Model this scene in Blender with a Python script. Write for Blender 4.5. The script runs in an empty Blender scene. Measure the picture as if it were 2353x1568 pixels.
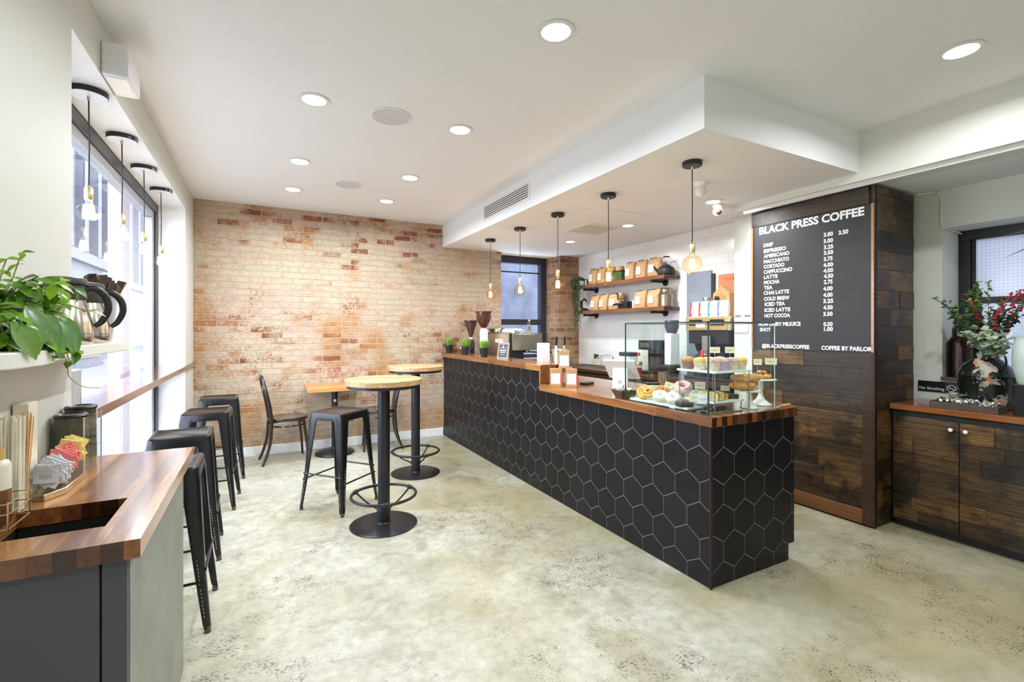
import bpy, math, random
from math import pi, sin, cos, radians, sqrt, atan2
from mathutils import Vector, Matrix
S = bpy.context.scene
COL = S.collection
random.seed(7)

# ------------------------------------------------------------------ camera, world, exposure
cam = bpy.data.objects.new('camera', bpy.data.cameras.new('camera'))
COL.objects.link(cam)
cam.location = (0, 0, 1.40)
cam.rotation_euler = (radians(90), 0, radians(-28.0))
cam.data.sensor_width = 36
cam.data.lens = 1083 / 2353 * 36
cam.data.shift_y = -25.5 / 2353
cam.data.clip_start = 0.05
S.camera = cam
S.view_settings.view_transform = 'Standard'
S.view_settings.look = 'None'
S.view_settings.gamma = 1
S.view_settings.use_curve_mapping = False
S.view_settings.exposure = 0.12
W = bpy.data.worlds.new('sky'); S.world = W; W.use_nodes = True
W.node_tree.nodes['Background'].inputs[0].default_value = (0.80, 0.87, 1.0, 1)
W.node_tree.nodes['Background'].inputs[1].default_value = 10.0
S.cycles.use_denoising = True
S.cycles.max_bounces = 8
S.cycles.diffuse_bounces = 5
S.cycles.glossy_bounces = 3
S.cycles.transparent_max_bounces = 16
S.cycles.sample_clamp_indirect = 6
DOWN_W = 16.5      # watts of one recessed downlight
BULB_W = 2.2       # watts of one filament bulb

# ------------------------------------------------------------------ node helpers
def new_mat(name):
    m = bpy.data.materials.new(name); m.use_nodes = True
    nt = m.node_tree; b = nt.nodes['Principled BSDF']
    return m, nt, b
def node(nt, t, ins=None, **kw):
    n = nt.nodes.new(t)
    for k, v in kw.items(): setattr(n, k, v)
    if ins:
        for k, v in ins.items():
            if isinstance(v, bpy.types.NodeSocket): nt.links.new(v, n.inputs[k])
            else: n.inputs[k].default_value = v
    return n
def c4(c): return (c[0], c[1], c[2], 1)
def ramp(nt, fac, stops, interp='LINEAR'):
    r = nt.nodes.new('ShaderNodeValToRGB'); cr = r.color_ramp; cr.interpolation = interp
    while len(cr.elements) < len(stops): cr.elements.new(0.5)
    for e, (p, c) in zip(cr.elements, stops):
        e.position = p; e.color = c4(c) if hasattr(c, '__len__') else (c, c, c, 1)
    nt.links.new(fac, r.inputs[0]); return r.outputs[0]
def math_(nt, op, a, b=None, clamp=False):
    n = nt.nodes.new('ShaderNodeMath'); n.operation = op; n.use_clamp = clamp
    for i, v in enumerate((a, b)):
        if v is None: continue
        if isinstance(v, bpy.types.NodeSocket): nt.links.new(v, n.inputs[i])
        else: n.inputs[i].default_value = v
    return n.outputs[0]
def mixc(nt, f, a, b, mode='MIX'):
    n = nt.nodes.new('ShaderNodeMix'); n.data_type = 'RGBA'; n.blend_type = mode
    for i, v in ((0, f), (6, a), (7, b)):
        if isinstance(v, bpy.types.NodeSocket): nt.links.new(v, n.inputs[i])
        else: n.inputs[i].default_value = c4(v) if hasattr(v, '__len__') else v
    return n.outputs[2]
def objco(nt): return nt.nodes.new('ShaderNodeTexCoord').outputs['Object']
def mapped(nt, v, scale=(1, 1, 1), loc=(0, 0, 0)):
    return node(nt, 'ShaderNodeMapping', {0: v, 1: loc, 3: scale}).outputs[0]
def noise(nt, v, scale, detail=4, rough=.55, dist=0):
    return node(nt, 'ShaderNodeTexNoise', {'Vector': v, 'Scale': scale, 'Detail': detail, 'Roughness': rough, 'Distortion': dist}).outputs[0]
def bump(nt, b, h, strength=.3, dist=.01):
    n = node(nt, 'ShaderNodeBump', {'Height': h, 'Strength': strength, 'Distance': dist})
    nt.links.new(n.outputs[0], b.inputs['Normal'])
MATS = {}
def pm(name, col, rough=.5, metal=0.0, emit=None, estr=0, var=.06, vs=8, coat=0, alpha=None, sheen=0):
    """plain surface with a slight procedural colour variation"""
    if name in MATS: return MATS[name]
    m, nt, b = new_mat(name)
    n = noise(nt, objco(nt), vs, 3)
    lo = [max(0, c * (1 - var)) for c in col]; hi = [min(1, c * (1 + var)) for c in col]
    nt.links.new(ramp(nt, n, [(.3, lo), (.7, hi)]), b.inputs['Base Color'])
    b.inputs['Roughness'].default_value = rough; b.inputs['Metallic'].default_value = metal
    b.inputs['Coat Weight'].default_value = coat
    if emit is not None:
        b.inputs['Emission Color'].default_value = c4(emit); b.inputs['Emission Strength'].default_value = estr
    MATS[name] = m; return m
def glassm(name, tint=(1, 1, 1), ior=1.45, rough=0.0, gl=(1, 1, 1)):
    if name in MATS: return MATS[name]
    m, nt, b = new_mat(name); out = nt.nodes['Material Output']; nt.nodes.remove(b)
    f = node(nt, 'ShaderNodeFresnel', {'IOR': ior}).outputs[0]
    bf = nt.nodes.new('ShaderNodeNewGeometry').outputs['Backfacing']
    f = math_(nt, 'MULTIPLY', f, math_(nt, 'SUBTRACT', 1.0, bf))
    t = node(nt, 'ShaderNodeBsdfTransparent', {0: c4(tint)})
    g = node(nt, 'ShaderNodeBsdfGlossy', {0: c4(gl), 'Roughness': rough})
    mx = node(nt, 'ShaderNodeMixShader', {0: f, 1: t.outputs[0], 2: g.outputs[0]})
    nt.links.new(mx.outputs[0], out.inputs[0]); MATS[name] = m; return m

# ---- brick
def brick_mat(name, axis='x', tone=0, plaster=True):
    m, nt, b = new_mat(name)
    sp = node(nt, 'ShaderNodeSeparateXYZ', {0: objco(nt)})
    u = sp.outputs[0] if axis == 'x' else sp.outputs[1]; zz = sp.outputs[2]
    if axis == 'xy': u = math_(nt, 'ADD', sp.outputs[0], sp.outputs[1])
    base = node(nt, 'ShaderNodeCombineXYZ', {0: u, 1: zz, 2: 0.0}).outputs[0]
    wob = node(nt, 'ShaderNodeTexNoise', {'Vector': base, 'Scale': 5.0, 'Detail': 3.0}).outputs[1]
    wob = node(nt, 'ShaderNodeVectorMath', {0: wob, 1: (.5, .5, .5)}, operation='SUBTRACT').outputs[0]
    wob2 = node(nt, 'ShaderNodeTexNoise', {'Vector': base, 'Scale': 38.0, 'Detail': 2.0}).outputs[1]
    wob2 = node(nt, 'ShaderNodeVectorMath', {0: wob2, 1: (.5, .5, .5)}, operation='SUBTRACT').outputs[0]
    wob = node(nt, 'ShaderNodeVectorMath', {0: wob, 'Scale': .020}, operation='SCALE').outputs[0]
    wob2 = node(nt, 'ShaderNodeVectorMath', {0: wob2, 'Scale': .010}, operation='SCALE').outputs[0]
    vv = node(nt, 'ShaderNodeVectorMath', {0: base, 1: wob}, operation='ADD').outputs[0]
    vv = node(nt, 'ShaderNodeVectorMath', {0: vv, 1: wob2}, operation='ADD').outputs[0]
    br = node(nt, 'ShaderNodeTexBrick', {'Vector': vv, 'Color1': (0, 0, 0, 1), 'Color2': (1, 1, 1, 1), 'Mortar': (.5, .5, .5, 1), 'Scale': 1.0,
              'Mortar Size': .0075, 'Mortar Smooth': .35, 'Bias': 0.0, 'Brick Width': .212, 'Row Height': .0685}, offset=.5, squash=.52, squash_frequency=6)
    rnd, mort = br.outputs[0], br.outputs[1]
    n1 = noise(nt, base, 1.3, 3); n2 = noise(nt, base, 3.1, 4, .6); n3 = noise(nt, base, 30, 5, .65); n4 = noise(nt, base, 110, 3)
    rr = math_(nt, 'ADD', math_(nt, 'MULTIPLY', rnd, .62), math_(nt, 'MULTIPLY', math_(nt, 'SUBTRACT', n2, .2), .62))
    if tone == 0:
        bc = ramp(nt, rr, [(.08, (.12, .04, .022)), (.20, (.27, .10, .05)), (.34, (.37, .18, .10)), (.52, (.42, .25, .15)), (.75, (.45, .32, .22)), (1, (.49, .39, .28))])
        mc = ramp(nt, n2, [(.3, (.48, .34, .17)), (.7, (.60, .49, .33))])
    else:
        bc = ramp(nt, rr, [(.0, (.10, .045, .03)), (.3, (.24, .10, .06)), (.6, (.34, .17, .09)), (1, (.42, .29, .15))])
        mc = ramp(nt, n2, [(.3, (.36, .27, .14)), (.7, (.50, .40, .25))])
        sm_ = ramp(nt, math_(nt, 'ADD', math_(nt, 'MULTIPLY', n2, .6), math_(nt, 'MULTIPLY', n3, .4)), [(.49, 0), (.60, .75)])
        bc = mixc(nt, sm_, bc, (.40, .31, .17))
    if plaster:
        # lime wash left on the wall: densest in a band near the top, thinning downwards
        h = ramp(nt, math_(nt, 'MULTIPLY', zz, .3571), [(.0, .60), (.20, .52), (.45, .46), (.62, .56), (.76, .76), (.88, .60), (1, .42)])
        f = math_(nt, 'ADD', math_(nt, 'MULTIPLY', n2, .75), math_(nt, 'MULTIPLY', n3, .75))
        f = math_(nt, 'ADD', f, math_(nt, 'MULTIPLY', math_(nt, 'SUBTRACT', noise(nt, mapped(nt, base, (1, 1, 1), (9, 4, 0)), .9, 2), .5), .8))
        f = math_(nt, 'ADD', f, math_(nt, 'MULTIPLY', h, .62))
        f = math_(nt, 'SUBTRACT', f, math_(nt, 'MULTIPLY', math_(nt, 'SUBTRACT', rnd, .5), -.16))
        f = ramp(nt, f, [(.88, 0.0), (1.0, .42), (1.2, .80)])
        wc = ramp(nt, n1, [(.35, (.52, .385, .335)), (.5, (.54, .43, .34)), (.65, (.50, .43, .32))])
        bc = mixc(nt, f, bc, wc)
        # ochre staining in broad patches
        oc = ramp(nt, noise(nt, mapped(nt, base, (1, 1, 1), (2.2, 7.7, 0)), 1.6, 3), [(.52, 0), (.66, .75)])
        bc = mixc(nt, oc, bc, (.44, .20, .055))
        # some bricks rubbed clean and dark, more of them high up
        hh = ramp(nt, math_(nt, 'MULTIPLY', zz, .3571), [(.45, .012), (.66, .03), (.74, .20), (1, .26)])
        d = math_(nt, 'LESS_THAN', rnd, hh)
        n5 = ramp(nt, noise(nt, base, 1.9, 3), [(.46, 0), (.54, 1)]); n6 = ramp(nt, n3, [(.36, .2), (.5, 1)])
        bc = mixc(nt, math_(nt, 'MULTIPLY', math_(nt, 'MULTIPLY', math_(nt, 'MULTIPLY', d, n5), n6), .92), bc, (.22, .055, .03))
        # plaster smeared over brick and joint alike
        pl = ramp(nt, math_(nt, 'ADD', math_(nt, 'MULTIPLY', noise(nt, mapped(nt, base, (1, 1, 1), (1.4, 8.1, 0)), 2.2, 5, .6), .8), math_(nt, 'MULTIPLY', h, .42)), [(.66, 0), (.74, .8)])
        w = ramp(nt, noise(nt, mapped(nt, base, (1, .8, 1), (5, 3, 0)), 14, 2), [(.76, 0), (.79, 1)])
        bc = mixc(nt, w, bc, (.78, .75, .70))
    spk = ramp(nt, math_(nt, 'ADD', math_(nt, 'MULTIPLY', n4, .5), math_(nt, 'MULTIPLY', noise(nt, mapped(nt, vv, (1, 1.6, 1)), 13, 6, .75), .5)), [(.34, .42), (.47, .92), (.64, 1.18)])
    bc = mixc(nt, 1.0, bc, spk, 'MULTIPLY')
    col = mixc(nt, math_(nt, 'MULTIPLY', mort, ramp(nt, n3, [(.3, .95), (.62, .55)])), bc, mc)
    if plaster: col = mixc(nt, pl, col, ramp(nt, n3, [(.3, (.40, .34, .23)), (.7, (.54, .48, .37))]))
    # thin dark cracks beside joints
    cr = ramp(nt, noise(nt, mapped(nt, vv, (1, 3, 1)), 22, 5, .75), [(.33, 1), (.40, 0)])
    col = mixc(nt, math_(nt, 'MULTIPLY', cr, .55), col, (.16, .10, .06))
    nt.links.new(col, b.inputs['Base Color']); b.inputs['Roughness'].default_value = .88
    hgt = math_(nt, 'ADD', math_(nt, 'MULTIPLY', mort, -1.0), math_(nt, 'MULTIPLY', n3, .7))
    bump(nt, b, hgt, 1.0, .012)
    return m
def tile_mat(name):
    m, nt, b = new_mat(name)
    sp = node(nt, 'ShaderNodeSeparateXYZ', {0: objco(nt)})
    v = node(nt, 'ShaderNodeCombineXYZ', {0: math_(nt, 'ADD', sp.outputs[1], sp.outputs[0]), 1: sp.outputs[2], 2: 0.0}).outputs[0]
    br = node(nt, 'ShaderNodeTexBrick', {'Vector': v, 'Color1': (.80, .79, .78, 1), 'Color2': (.84, .83, .82, 1), 'Mortar': (.66, .65, .62, 1), 'Scale': 1.0,
              'Mortar Size': .0022, 'Mortar Smooth': .3, 'Brick Width': .30, 'Row Height': .10}, offset=.5)
    nt.links.new(br.outputs[0], b.inputs['Base Color']); b.inputs['Roughness'].default_value = .22
    bump(nt, b, math_(nt, 'MULTIPLY', br.outputs[1], -1.0), .3, .003)
    return m
def concrete():
    m, nt, b = new_mat('polished_concrete'); o = objco(nt)
    n1 = noise(nt, o, .55, 4, .55, .3); n2 = noise(nt, o, 3.2, 5, .62, .6); n3 = noise(nt, o, 18, 5, .7); n4 = noise(nt, mapped(nt, o, (1, 2.1, 1)), 60, 3, .6)
    t = math_(nt, 'ADD', math_(nt, 'MULTIPLY', n1, .34), math_(nt, 'ADD', math_(nt, 'MULTIPLY', n2, .30), math_(nt, 'MULTIPLY', noise(nt, mapped(nt, o, (1, 1, 1), (7, 1, 0)), 9, 6, .7, .4), .36)))
    c = ramp(nt, t, [(.36, (.27, .255, .19)), (.45, (.37, .355, .28)), (.54, (.45, .44, .37)), (.66, (.53, .52, .455))])
    mot = ramp(nt, n3, [(.3, .74), (.5, .98), (.72, 1.18)])
    c = mixc(nt, 1.0, c, mot, 'MULTIPLY')
    # yellowish wear; its drift towards +x paints in warmer light
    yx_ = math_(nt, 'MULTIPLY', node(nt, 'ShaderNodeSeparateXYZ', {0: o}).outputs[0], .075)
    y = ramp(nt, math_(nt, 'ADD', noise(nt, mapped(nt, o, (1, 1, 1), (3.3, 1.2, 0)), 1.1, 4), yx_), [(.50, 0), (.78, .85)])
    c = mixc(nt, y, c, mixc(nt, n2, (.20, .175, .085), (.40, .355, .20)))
    # exposed dark aggregate in patches
    pat = ramp(nt, noise(nt, mapped(nt, o, (1, 1, 1), (1.25, .35, 0)), 1.25, 5, .7), [(.49, 0), (.58, 1)])
    spk = ramp(nt, math_(nt, 'ADD', math_(nt, 'MULTIPLY', n4, .6), math_(nt, 'MULTIPLY', noise(nt, o, 11, 4, .7), .4)), [(.53, 0), (.58, 1)])
    spk2 = ramp(nt, noise(nt, o, 34, 4, .7), [(.66, 0), (.70, .6)])
    k = math_(nt, 'MAXIMUM', math_(nt, 'MULTIPLY', math_(nt, 'MULTIPLY', pat, spk), .85), math_(nt, 'MULTIPLY', spk2, .6))
    c = mixc(nt, k, c, (.085, .075, .05))
    # fine trowel scratches
    sc = ramp(nt, noise(nt, mapped(nt, o, (2, 40, 1)), 3, 3), [(.66, 0), (.72, .10)])
    c = mixc(nt, sc, c, (.75, .74, .68))
    nt.links.new(c, b.inputs['Base Color'])
    nt.links.new(ramp(nt, n2, [(.3, .30), (.7, .48)]), b.inputs['Roughness'])
    b.inputs['Specular IOR Level'].default_value = .6
    bump(nt, b, n3, .06, .004)
    return m
def wood_block(name, cols, grain='y', width=.045, length=.55, rough=.2, dark=.62, coat=.5):
    """edge glued strips running along one axis"""
    m, nt, b = new_mat(name); sp = node(nt, 'ShaderNodeSeparateXYZ', {0: objco(nt)})
    x, y, z = sp.outputs
    a, c_ = (y, x) if grain == 'y' else (x, y)
    ac = c_
    v = node(nt, 'ShaderNodeCombineXYZ', {0: a, 1: ac, 2: 0.0}).outputs[0]
    br = node(nt, 'ShaderNodeTexBrick', {'Vector': v, 'Color1': (0, 0, 0, 1), 'Color2': (1, 1, 1, 1), 'Mortar': (.25, .25, .25, 1), 'Scale': 1.0,
              'Mortar Size': .0006, 'Mortar Smooth': .5, 'Brick Width': length, 'Row Height': width}, offset=.37)
    g = node(nt, 'ShaderNodeCombineXYZ', {0: math_(nt, 'MULTIPLY', a, 1.6), 1: math_(nt, 'MULTIPLY', c_, 22.0), 2: math_(nt, 'MULTIPLY', z, 22.0)}).outputs[0]
    gv = node(nt, 'ShaderNodeVectorMath', {0: g, 1: br.outputs[0]}, operation='ADD').outputs[0]
    n1 = noise(nt, gv, 1.2, 5, .55, .5)
    t = math_(nt, 'ADD', math_(nt, 'MULTIPLY', br.outputs[0], .62), math_(nt, 'MULTIPLY', math_(nt, 'SUBTRACT', n1, .5), 1.1))
    t = math_(nt, 'ADD', t, .2, True)
    c = ramp(nt, t, [(0, cols[0]), (.45, cols[1]), (1, cols[2])])
    st = ramp(nt, noise(nt, gv, 2.6, 5, .62), [(.30, dark), (.56, 1.0)])
    c = mixc(nt, 1.0, c, st, 'MULTIPLY')
    # sawn ends of the strips drink the oil and stay darker than the faces
    nn = node(nt, 'ShaderNodeSeparateXYZ', {0: nt.nodes.new('ShaderNodeNewGeometry').outputs['Normal']})
    en = math_(nt, 'GREATER_THAN', math_(nt, 'ABSOLUTE', nn.outputs[1 if grain == 'y' else 0]), .8)
    if grain == 'y': c = mixc(nt, en, c, mixc(nt, 1.0, c, ramp(nt, br.outputs[0], [(.2, (.16, .14, .14)), (.8, (.62, .50, .42))]), 'MULTIPLY'))
    nt.links.new(c, b.inputs['Base Color']); b.inputs['Roughness'].default_value = rough; b.inputs['Coat Weight'].default_value = coat
    b.inputs['Coat Roughness'].default_value = .12
    bump(nt, b, n1, .05, .002)
    return m
def reclaimed(name, grain='y'):
    """old boards: one colour per board, grain, paint specks, dark stains"""
    m, nt, b = new_mat(name); o = objco(nt)
    isl = nt.nodes.new('ShaderNodeNewGeometry').outputs['Random Per Island']
    sp = node(nt, 'ShaderNodeSeparateXYZ', {0: o}); x, y, z = sp.outputs
    a, c_ = (y, x) if grain == 'y' else (x, y)
    off = math_(nt, 'MULTIPLY', isl, 37.0)
    g = node(nt, 'ShaderNodeCombineXYZ', {0: math_(nt, 'ADD', math_(nt, 'MULTIPLY', a, 1.4), off), 1: math_(nt, 'MULTIPLY', z, 26.0), 2: math_(nt, 'MULTIPLY', c_, 26.0)}).outputs[0]
    n1 = noise(nt, g, 1.3, 7, .68, 1.2); n2 = noise(nt, g, 6, 4, .7); n3 = noise(nt, o, 5, 5, .65)
    t = math_(nt, 'ADD', math_(nt, 'MULTIPLY', isl, .62), math_(nt, 'MULTIPLY', math_(nt, 'SUBTRACT', n1, .5), 1.0))
    t = math_(nt, 'ADD', t, .12, True)
    c = ramp(nt, t, [(0, (.010, .006, .003)), (.26, (.036, .019, .007)), (.48, (.085, .046, .015)), (.72, (.165, .088, .026)), (1, (.33, .155, .042))])
    st = ramp(nt, n2, [(.36, .18), (.52, 1.0)])
    c = mixc(nt, 1.0, c, st, 'MULTIPLY')
    ds = ramp(nt, n3, [(.38, .22), (.52, 1.0)])
    c = mixc(nt, 1.0, c, ds, 'MULTIPLY')
    pn = ramp(nt, noise(nt, mapped(nt, o, (1, 1, 2)), 38, 6, .8), [(.70, 0), (.73, .8)])
    c = mixc(nt, pn, c, (.55, .50, .42))
    nt.links.new(c, b.inputs['Base Color']); b.inputs['Roughness'].default_value = .42
    bump(nt, b, math_(nt, 'ADD', n1, n2), .4, .004)
    return m
def hex_mat():
    m, nt, b = new_mat('black_hex_tile'); o = objco(nt)
    isl = nt.nodes.new('ShaderNodeNewGeometry').outputs['Random Per Island']
    nt.links.new(ramp(nt, isl, [(0, (.004, .004, .005)), (1, (.008, .008, .0105))]), b.inputs['Base Color']); b.inputs['Specular IOR Level'].default_value = .28
    nt.links.new(ramp(nt, noise(nt, o, 6, 4), [(.3, .34), (.7, .46)]), b.inputs['Roughness'])
    return m
def brushed(name, col=(.55, .53, .50), rough=.28, axis=0):
    if name in MATS: return MATS[name]
    m, nt, b = new_mat(name); o = objco(nt)
    sc = [90, 90, 90]; sc[axis] = 1.5
    n = noise(nt, mapped(nt, o, sc), 3, 3)
    nt.links.new(ramp(nt, n, [(.3, [c * .85 for c in col]), (.7, [min(1, c * 1.15) for c in col])]), b.inputs['Base Color'])
    b.inputs['Metallic'].default_value = 1; b.inputs['Roughness'].default_value = rough
    MATS[name] = m; return m
def leafm(name, c0, c1, rough=.4, vs=30):
    if name in MATS: return MATS[name]
    m, nt, b = new_mat(name)
    isl = nt.nodes.new('ShaderNodeNewGeometry').outputs['Random Per Island']
    n = noise(nt, objco(nt), vs, 3)
    t = math_(nt, 'ADD', math_(nt, 'MULTIPLY', isl, .6), math_(nt, 'MULTIPLY', n, .5), True)
    nt.links.new(ramp(nt, t, [(.1, c0), (.9, c1)]), b.inputs['Base Color'])
    b.inputs['Roughness'].default_value = rough
    b.inputs['Transmission Weight'].default_value = 0
    MATS[name] = m; return m

M = dict(
    wall=pm('white_paint', (.755, .77, .715), .55, var=.015, vs=2), wall2=pm('painted_shade_white', (.66, .665, .61), .5, var=.015, vs=2), reveal=pm('painted_daylight_white', (.90, .90, .90), .4, var=.01, vs=2), ceil=pm('ceiling_paint', (.86, .87, .885), .7, var=.01, vs=2),  # reveal: daylight painted in as brighter white; wall2: darker copy for the shaded wall
    trim=pm('white_trim', (.82, .82, .82), .35, var=.01), brick=brick_mat('old_brick', 'x'), brick2=brick_mat('pillar_brick', 'xy', 1, False),
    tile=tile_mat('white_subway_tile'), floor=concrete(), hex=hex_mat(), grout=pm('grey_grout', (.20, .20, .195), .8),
    walnut=wood_block('walnut_top', ((.085, .030, .010), (.27, .105, .032), (.50, .235, .08)), 'y', .042, .8),
    walnutx=wood_block('walnut_top_crosswise', ((.085, .030, .010), (.27, .105, .032), (.50, .235, .08)), 'x', .042, .8),
    bar=wood_block('bar_walnut', ((.09, .032, .02), (.20, .075, .045), (.33, .14, .08)), 'y', .05, 1.2, .14, .62, .9),
    oak=wood_block('light_table_wood', ((.30, .145, .06), (.52, .30, .14), (.66, .43, .23)), 'x', .05, .6, .35, .6, .1),
    cherry=wood_block('cherry_table_wood', ((.40, .14, .035), (.58, .24, .07), (.68, .32, .10)), 'x', .08, .9, .3, .8, .2),
    shelfw=wood_block('dark_shelf_wood', ((.10, .035, .012), (.22, .08, .025), (.33, .13, .045)), 'y', .2, 1.5, .35),
    recy=reclaimed('reclaimed_boards_y', 'y'), recx=reclaimed('reclaimed_boards_x', 'x'),
    blk=pm('black_powder_coat', (.016, .016, .018), .42), blkm=pm('satin_black_metal', (.030, .030, .034), .33, .55, var=.1),
    gun=pm('stool_gunmetal', (.030, .029, .030), .24, .7, var=.12), blkp=pm('black_plastic', (.012, .012, .013), .35),
    gloss=pm('black_lacquer', (.020, .012, .009), .12, coat=.6), brass=pm('brass', (.82, .68, .40), .28, 1.0, var=.03),
    steel=brushed('brushed_steel'), chrome=pm('chrome', (.75, .75, .76), .10, 1.0, var=.02), gold=brushed('champagne_steel', (.74, .60, .38), .25, 1),
    frame=pm('window_frame_dark', (.030, .034, .048), .35), frameg=pm('window_frame_grey', (.42, .44, .48), .4, .3),
    glass=glassm('window_glass', (.93, .96, .97)), cglass=glassm('case_glass', (.95, .985, .97)), bulbg=glassm('bulb_glass', (.97, .97, .97), 2.1), ambg=glassm('amber_bulb_glass', (1, .92, .74), 1.9, gl=(1, .85, .6)),
    clear=glassm('clear_acrylic', (.96, .97, .97), 1.35), edge=pm('green_glass_edge', (.015, .045, .04), .15, coat=.5),
    kraft=pm('kraft_paper', (.50, .29, .13), .75, var=.08, vs=12), kraftd=pm('kraft_paper_fold', (.42, .24, .10), .8),
    paper=pm('label_paper', (.80, .81, .83), .6, var=.02), card=pm('cream_card', (.80, .74, .52), .7, var=.03), ink=pm('ink', (.05, .05, .06), .7),
    inkl=pm('grey_ink', (.42, .44, .48), .7), red=pm('red_print', (.70, .05, .04), .5), porc=pm('milk_glass', (.86, .88, .84), .15, coat=.4),
    marble=pm('pale_marble', (.72, .80, .78), .25, var=.12, vs=20), wht=pm('white_plastic', (.84, .85, .87), .25, var=.01),
    cord=pm('black_cord', (.012, .012, .012), .6), iron=pm('black_iron', (.018, .017, .016), .5, .3, var=.2, vs=20),
    slate=pm('slate_cabinet_paint', (.060, .064, .080), .42, var=.06, vs=4), dark=pm('dark_void', (.004, .004, .004), .9),
    ledlens=pm('downlight_lens', (1, 1, 1), .5, emit=(1.0, .985, .95), estr=9), fil=pm('glowing_filament', (1, .8, .5), .5, emit=(1.0, .72, .36), estr=32),
    filw=pm('glowing_filament_pale', (1, .9, .8), .5, emit=(1.0, .88, .70), estr=30),
)

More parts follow.
